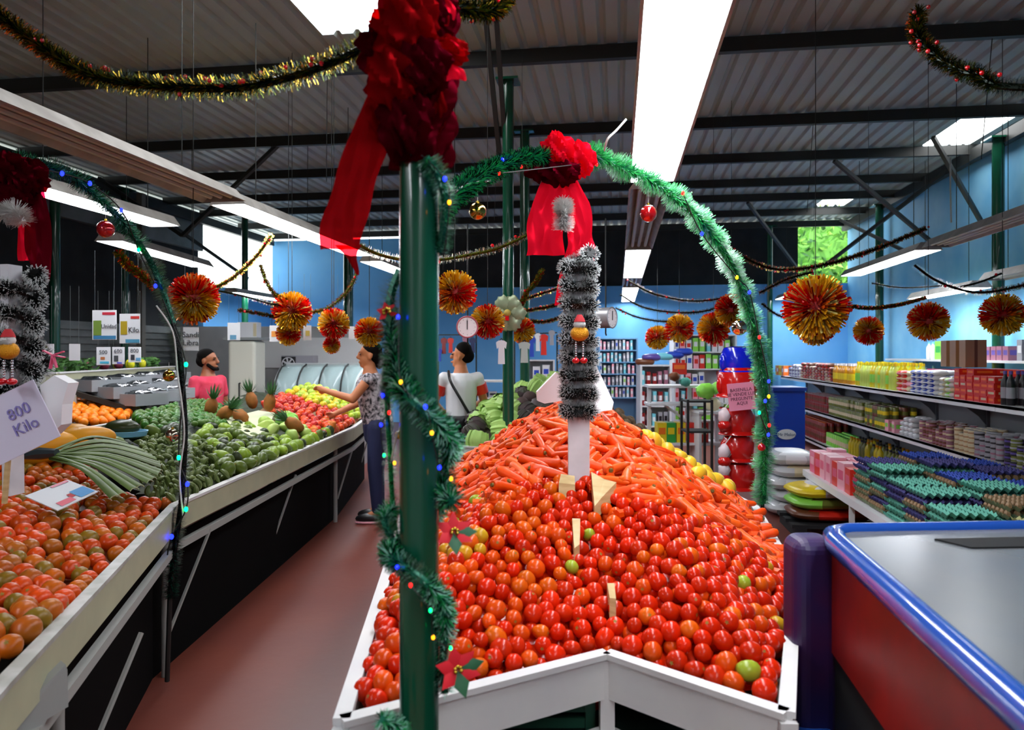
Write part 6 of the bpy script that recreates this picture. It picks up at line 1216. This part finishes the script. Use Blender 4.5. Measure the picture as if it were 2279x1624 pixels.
# glass counter
gd = 10.6; xa, xb = (608 - CX) / F * gd, (808 - CX) / F * gd; wdt = xb - xa
t = E('glass_counter', 'refrigerated display counter with curved glass front behind the fruit', 'display case', C((xa + xb) / 2, gd + .35, 0), TH); m_case = M('case grey', 'a4a8a8', .35); m_gls = M('curved glass', 'c8e0e0', .05, alpha=.45, spots=None)
b = MB(); b.box((0, 0, .45), (wdt, .8, .9)); b.build('base', m_case, t, False); b = MB(); b.box((0, .3, 1.44), (wdt, .25, .04)); b.build('top', m_case, t, False); b = MB(); b.box((0, .4, 1.15), (wdt, .03, .55)); b.build('back_wall', M('case inside white', 'dce8ec', .4), t, False)
pr = [(-.36, .9), (-.35, 1.05), (-.28, 1.2), (-.15, 1.32), (0, 1.4), (.18, 1.44)]
for j in range(4):
    x0, x1 = -wdt / 2 + .02 + j * (wdt - .04) / 4, -wdt / 2 + .02 + (j + 1) * (wdt - .04) / 4 - .012; b = MB(); b.add([(x, y, z) for x in (x0, x1) for y, z in pr] , [(i, i + 6, i + 7, i + 1) for i in range(5)]); o = b.build('glass_pane', m_gls, t); sm = o.modifiers.new('t', 'SOLIDIFY'); sm.thickness = .006
for j in range(5): x0 = -wdt / 2 + .014 + j * (wdt - .028) / 4; b = MB(); b.tube([(x0, y, z) for y, z in pr], .014, 6); b.build('glass_frame', m_steel, t)
for s in (-1, 1): b = MB(); vs = [(s * wdt / 2 + e, y, z) for e in (-.01, .01) for y, z in pr + [(.4, 1.42), (.4, .9)]]; b.add(vs, [tuple(range(8)), tuple(range(15, 7, -1))] + [(i, i + 8, (i + 1) % 8 + 8, (i + 1) % 8) for i in range(8)]); b.build('end_panel', m_case, t, False)
for z, n in ((.95, 7), (1.15, 5)):
    for k in range(n):
        b = MB(); b.ball((0, 0, .03), (.09, .07, .03), 8); o = b.build('packed_food', G_[('white', 'lpink', 'crm', 'cyan')[k % 4]], None, label='small pale packet lying inside the curved glass counter', cat='packet', group='packets in the glass counter'); o.location = C((xa + xb) / 2 - wdt / 2 + .15 + k * (wdt - .3) / (n - 1), gd + .35 + (0 if z < 1 else .2), z - .04)
b = MB(); b.box((0, .2, 1.14), (wdt - .05, .36, .012)); b.build('inner_shelf', m_gls, t, False)

# ---------------------------------------------------------------- hanging signs
m_paper = M('sign paper', 'd4d6da', .6); m_pstr = M('string', '4a5050', .7)
def sign(x0, y0, x1, y1, d, label, text=None, tsize=.08, patches=(), roll=0.0, yaw=0.0, tcol_='3c4048', paper=None, hang=.5, tp=(0, 0)):
    k = d / F; w_, h_ = (x1 - x0) * k, (y1 - y0) * k; t = E('hanging_sign', label, 'sign', P((x0 + x1) / 2, (y0 + y1) / 2, d)); t.rotation_euler = facing(None, 0, roll, yaw)
    b = MB(); b.box((0, 0, 0), (w_, .004, h_)); b.build('card', paper or m_paper, t, False)
    for (a, q, c, e, col) in patches: b = MB(); b.box(((a + c) / 2 * w_ - w_ / 2, -.003, h_ / 2 - (q + e) / 2 * h_), ((c - a) * w_, .003, (e - q) * h_)); b.build('printed_picture', M('print ' + col, col, .6), t, False)
    if text: O('lettering', text_mesh('lettering', text, tsize, M('ink ' + tcol_, tcol_, .6)), t, (tp[0] * w_, -.006, tp[1] * h_), (PI / 2, 0, 0))
    if hang: b = MB(); b.tube([(-w_ * .4, 0, h_ / 2), (-w_ * .4, 0, h_ / 2 + hang)], .0012, 4); b.tube([(w_ * .4, 0, h_ / 2), (w_ * .4, 0, h_ / 2 + hang)], .0012, 4); b.build('string', m_pstr, t)
    return t
sign(203, 690, 262, 756, 6.2, 'larger white product card with a green vegetable picture, left of the pair', patches=((.42, .07, .95, .16, 'b8283c'), (.05, .35, .38, .85, '6e8a38'), (.05, .86, .98, .98, '3c7ca8')), text='Unidad', tsize=.05, tp=(.2, -.05), yaw=-.15)
sign(264, 698, 314, 764, 6.1, 'larger white product card with a yellow-green picture, right of the pair', patches=((.55, .08, .97, .17, 'c0302c'), (.06, .25, .38, .7, 'a89018'), (.3, .86, .98, .98, '4a90b0')), text='Kilo', tsize=.06, tp=(.2, -.05), yaw=-.15)
sign(215, 772, 246, 812, 6.6, 'small white card with a brown picture, leftmost of three', patches=((.3, .55, .6, .7, 'b06a3c'), (.25, .8, .9, .92, '4ab0d0')), text='500', tsize=.05, tp=(0, .2))
sign(250, 772, 277, 810, 6.6, 'small white card with a dark picture, middle of three', patches=((.15, .5, .5, .85, '44484c'), (.4, .88, .8, .97, '5a58c8')), text='600', tsize=.05, tp=(0, .25))
sign(286, 772, 314, 806, 6.6, 'small white card with a round dark picture, right of three', patches=((.2, .5, .5, .85, '30343c'), (.6, .7, .98, .9, '5a98c0')), text='800', tsize=.05, tp=(0, .25))
sign(408, 728, 442, 780, 6.0, 'handwritten white card just right of the left arch', text='Sandi\nLibra', tsize=.065)
sign(507, 718, 534, 757, 6.6, 'white card with a small blue picture before the tall cabinet', patches=((.2, .7, .7, .95, '5a90b0'),), yaw=.1)
sign(600, 724, 622, 760, 7.2, 'white card with an orange picture, leftmost above the counter', patches=((.2, .35, .7, .7, 'e09040'),))
sign(675, 724, 693, 757, 7.2, 'white card with a yellow picture, second above the counter', patches=((.3, .35, .8, .7, 'c8b860'),))
sign(739, 726, 753, 757, 7.2, 'narrow white card with a red picture, third above the counter', patches=((.2, .3, .7, .6, 'd86058'),))
sign(776, 726, 789, 754, 7.2, 'narrow blank white card, fourth above the counter')
sign(154, 765, 178, 802, 6.4, 'blank pale card between the left post and the three small cards')
sign(70, 765, 120, 800, 6.4, 'pair-wide pale card behind the left post', patches=((.4, .1, .7, .6, '8a9440'),))
sign(-40, 870, 112, 1010, 2.35, 'large handwritten price sheet tilted at the left photo edge', text='800\nKilo', tsize=.052, roll=-.45, tcol_='8078b8', paper=M('lilac white sheet', 'ccc8dc', .6), hang=0, tp=(.12, 0))
b = MB(); b.bar(P(20, 1000, 2.4), P(10, 1120, 2.4), .012, .012); b.build('sign_stick', m_wood, None, False, label='thin stick holding the tilted price sheet among the tomatoes', cat='stick')
b = MB(); q = [P(88, 858, 2.5), P(120, 835, 2.5), P(152, 852, 2.5), P(138, 900, 2.5), P(136, 945, 2.5), P(112, 968, 2.5), P(100, 920, 2.5)]; b.add([p for p in q] + [p + Vector((0, .05, 0)) for p in q], [tuple(range(7)), tuple(range(13, 6, -1))] + [(i, i + 7, (i + 1) % 7 + 7, (i + 1) % 7) for i in range(7)]); b.build('plastic_bag', m_pap, None, False, label='white plastic bag bunched behind the tilted price sheet', cat='bag')
b = MB(); [b.bar(P(118, 790, 2.5), P(118 + dx, 790 + dy, 2.5), .012, .004) for dx, dy in ((26, 5), (24, -8), (8, 28), (-6, 30), (-22, -10))]; b.build('pink_ribbon', G_['pink'], None, False, label='small pink ribbon tied above the white plastic bag', cat='ribbon')
# printed card lying on tomatoes
q = [P(55, 1103, 3.0), P(150, 1067, 3.15), P(218, 1093, 3.05), P(128, 1135, 2.9)]; t = E('price_card', 'printed white card lying flat on the left tomatoes', 'card'); b = MB(); b.add(q + [p - Vector((0, 0, .004)) for p in q], [(3, 2, 1, 0), (4, 5, 6, 7)] + [(i, (i + 1) % 4, (i + 1) % 4 + 4, i + 4) for i in range(4)]); b.build('card', m_paper, t, False)
def on(u, v): return (q[0] * (1 - u) + q[1] * u) * (1 - v) + (q[3] * (1 - u) + q[2] * u) * v + Vector((0, 0, .002))
for (u0, v0, u1, v1, c_) in ((.62, .55, .97, .95, '4a90c8'), (.15, .75, .5, .95, 'd86878'), (.5, .62, .6, .8, 'b02028'), (.55, .03, .95, .12, 'd88898')):
    b = MB(); b.add([on(u0, v0), on(u0, v1), on(u1, v1), on(u1, v0)], [(0, 1, 2, 3)]); b.build('printed_picture', M('print ' + c_, c_, .6), t, False)
# papers hanging under near left table
for i, (pts, lb) in enumerate(((((70, 1555), (146, 1478), (150, 1490), (152, 1572), (105, 1600), (85, 1640), (20, 1640)), 'crumpled pale paper bag hanging under the near left table'),)):
    qq = [P(x, y, 1.9 + (150 - x) * -.001) for x, y in pts]; n = len(qq); b = MB(); b.add(qq + [p + Vector((-.03, .02, 0)) for p in qq], [tuple(range(n)), tuple(range(2 * n - 1, n - 1, -1))] + [(k, k + n, (k + 1) % n + n, (k + 1) % n) for k in range(n)]); b.build('paper_bag', M('worn paper', '9a9c98', .7), None, False, label=lb, cat='bag')

# ---------------------------------------------------------------- people
m_skin = M('skin', '9c6040', .5); m_skin2 = M('skin warm', 'c07850', .5); m_hair = M('hair black', '0c0908', .9, spec=0.1)
def blob(name, caps, mat, parent, vox, balls=(), inflate=0.0):
    b = MB()
    for p, q, r1, r2 in caps:
        p, q = Vector(p), Vector(q); n = 6; pts = [p.lerp(q, i / n) for i in range(n + 1)]; rs = [r1 + (r2 - r1) * i / n + inflate for i in range(n + 1)]
        b.tube(pts, rs, 14); b.ball(p, r1 + inflate, 14); b.ball(q, r2 + inflate, 14)
    for c, r in balls: b.ball(c, tuple(x + inflate for x in r), 18)
    o = b.build(name, mat, parent, True); rm = o.modifiers.new('skin', 'REMESH'); rm.mode = 'VOXEL'; rm.voxel_size = vox; rm.use_smooth_shade = True; sm = o.modifiers.new('s', 'SMOOTH'); sm.iterations = 3; sm.factor = .5; return o
def person(label, loc, rz, J, head_rz, skin, shirt, trousers, hairstyle, sleeve=.6, beard=False, shirt_len=.92, bare=False, sash=None, shoes='white'):
    # J: joints in local frame, the person facing -Y
    t = E('person', label, 'person', loc, rz); g = {k: Vector(v) for k, v in J.items()}; hd = g['head']; Rh = Matrix.Rotation(head_rz, 3, 'Z')
    hv = lambda x, y, z: tuple(hd + Rh @ Vector((x, y, z)))
    caps = [(g['pelvis'], g['chest'], .13, .14), (g['chest'], g['neck'], .12, .065), (g['neck'], hd + Vector((0, .01, -.06)), .055, .055)]
    for s in 'lr':
        caps += [(g['sh' + s], g['chest'], .05, .09), (g['sh' + s], g['el' + s], .048, .042), (g['el' + s], g['wr' + s], .04, .027), (g['hip' + s], g['kn' + s], .085, .058), (g['kn' + s], g['an' + s], .055, .038), (g['an' + s], g['an' + s] + Vector((0, -.13, -.05)), .038, .03)]
        w0 = g['wr' + s]; dr = (w0 - g['el' + s]).normalized(); sd = dr.orthogonal().normalized(); 
        if s == 'l': sd = -sd
        pal = w0 + dr * .075; caps.append((w0, pal, .026, .032))
        for f in range(4):
            off = sd * (-.027 + .018 * f); l = (.062, .072, .068, .052)[f]; k0 = pal + off; k1 = k0 + dr * l * .5; k2 = k1 + (dr + Vector((0, -.5, -.4))).normalized() * l * .5; caps += [(k0, k1, .0095, .0085), (k1, k2, .0085, .0075)]
        caps += [(w0 + dr * .03 - sd * .02, w0 + dr * .06 - sd * .055, .012, .010), (w0 + dr * .06 - sd * .055, w0 + dr * .095 - sd * .06, .010, .008)]
    balls = [(hv(0, .015, .035), (.077, .097, .09)), (hv(0, -.015, -.035), (.06, .07, .075)), (hv(0, -.06, -.09), (.028, .025, .022)), (hv(0, -.1, -.012), (.015, .02, .022)), (hv(0, -.085, .015), (.012, .02, .03)), (hv(.077, .01, -.01), (.01, .022, .032)), (hv(-.077, .01, -.01), (.01, .022, .032)), (hv(0, -.085, -.06), (.026, .014, .012))]
    blob('body', caps, skin, t, .009, balls)
    for s in (-1, 1): b = MB(); b.ball(hv(s * .029, -.079, .014), (.012, .007, .007), 8); b.build('eye', M('eye dark', '1c1412', .3), t); b = MB(); b.bar(hv(s * .015, -.09, .035), hv(s * .048, -.083, .036), .008, .006); b.build('eyebrow', m_hair, t)
    for k, (c, r) in enumerate(hairstyle):
        pass
    blob('hair', [], m_hair, t, .01, [(hv(*c), r) for c, r in hairstyle])
    if beard: blob('beard', [(hv(-.06, -.03, -.045), hv(-.03, -.075, -.09), .02, .02), (hv(.06, -.03, -.045), hv(.03, -.075, -.09), .02, .02), (hv(-.03, -.078, -.092), hv(.03, -.078, -.092), .02, .02), (hv(-.022, -.098, -.04), hv(.022, -.098, -.04), .006, .006)], m_hair, t, .008)
    sc_ = [(g['pelvis'] + Vector((0, 0, -.02)), g['chest'], .145, .155), (g['chest'], g['neck'] + Vector((0, 0, -.05)), .135, .07)]
    for s in 'lr': sc_ += [(g['sh' + s], g['chest'], .064, .11)] + ([(g['sh' + s], g['sh' + s].lerp(g['el' + s], sleeve), .061, .06)] if sleeve else [])
    blob('shirt', sc_, shirt, t, .011)
    blob('trousers', [(g['pelvis'] + Vector((0, 0, -.03)), g['pelvis'] + Vector((0, 0, -.12)), .15, .14)] + [c for s in 'lr' for c in ((g['hip' + s], g['kn' + s], .1, .075), (g['kn' + s], g['an' + s] + Vector((0, 0, .03)), .072, .055))], trousers, t, .012)
    for s in 'lr': b = MB(); a = g['an' + s]; b.ball((a.x, a.y - .07, a.z - .05), (.05, .14, .05), 14); b.ball((a.x, a.y - .07, a.z - .085), (.053, .145, .02), 12, 1); b.build('shoe', [G_['blk'], G_[shoes]], t)
    return t, g, hv
def joints(lean=0.0, **k):
    J = dict(pelvis=(0, 0, .95), chest=(0, lean * .8, 1.28), neck=(0, lean, 1.45), head=(0, lean - .01, 1.58), shl=(.165, lean, 1.36), shr=(-.165, lean, 1.36), ell=(.22, lean, 1.1), elr=(-.22, lean, 1.1), wrl=(.2, lean - .12, .88), wrr=(-.2, lean - .12, .88), hipl=(.09, 0, .9), hipr=(-.09, 0, .9), knl=(.1, -.02, .5), knr=(-.1, -.02, .5), anl=(.1, 0, .1), anr=(-.1, 0, .1)); J.update(k); return J
short = [((0, .03, .055), (.083, .1, .085)), ((0, .06, .0), (.078, .07, .075))]
FX = 1.0
person('person in a pink polo shirt with dark hair and beard, looking right behind the fruit', C((463 - CX) / F * 7.9, 7.9, 0), TH + 1.15, joints(), .25, m_skin, M('pink polo', 'd83c5c', .8, spots='c83048', scale=10), M('dark jeans', '1c2430', .8), short, .55, True)[0].scale = (1.04, 1.04, .965)
t, g_, hv = person('person with dark hair in a white shirt, seen from behind with a dark strap', C((1026 - CX) / F * 7.3, 7.3, 0), TH + PI + .2, joints(elr=(-.24, -.05, 1.12), wrr=(-.12, -.28, 1.05), ell=(.26, -.08, 1.12), wrl=(.15, -.3, 1.02)), 1.1, m_skin2, M('white shirt', 'd8dade', .7), M('black trousers', '0e0e10', .8), short, .5)
b = MB(); pts = [(-.13, .05, 1.43), (-.12, .17, 1.33), (-.02, .2, 1.15), (.08, .18, .98)]; b.tube(smooth_path([Vector((-p[0], p[1], p[2])) for p in pts], 5), .014, 6); b.build('strap', G_['blk'], t)
b = MB(); p0 = g_['shr'].lerp(g_['elr'], .45); b.tube([g_['shr'].lerp(g_['elr'], .25), g_['shr'].lerp(g_['elr'], .62)], .07, 14); p1 = g_['shl']; b.tube([g_['shl'].lerp(g_['ell'], .25), g_['shl'].lerp(g_['ell'], .62)], .07, 14); b.build('red_sleeve_band', G_['red'], t)
b = MB(); b.lathe([(.15, .88), (.165, .93), (.165, .97), (.15, 1.0)], 20, 0); b.build('waist_bag', G_['blk'], t)
person('person with dark hair in a dark floral top and jeans, reaching left over the fruit', C((842 - CX) / F * 7.1, 7.1, 0), TH - PI / 2 + .1, joints(-.08, ell=(.2, -.22, 1.18), wrl=(.15, -.45, 1.25), elr=(-.2, -.2, 1.12), wrr=(-.15, -.42, 1.02)), .1, m_skin2, M('dark floral top', '1a1a20', .8, spots='c8c0c8', scale=30, amount=.5), M('blue jeans', '1a2248', .8), short + [((0, .1, -.04), (.06, .05, .09))], 0.0, shoes='lpink')
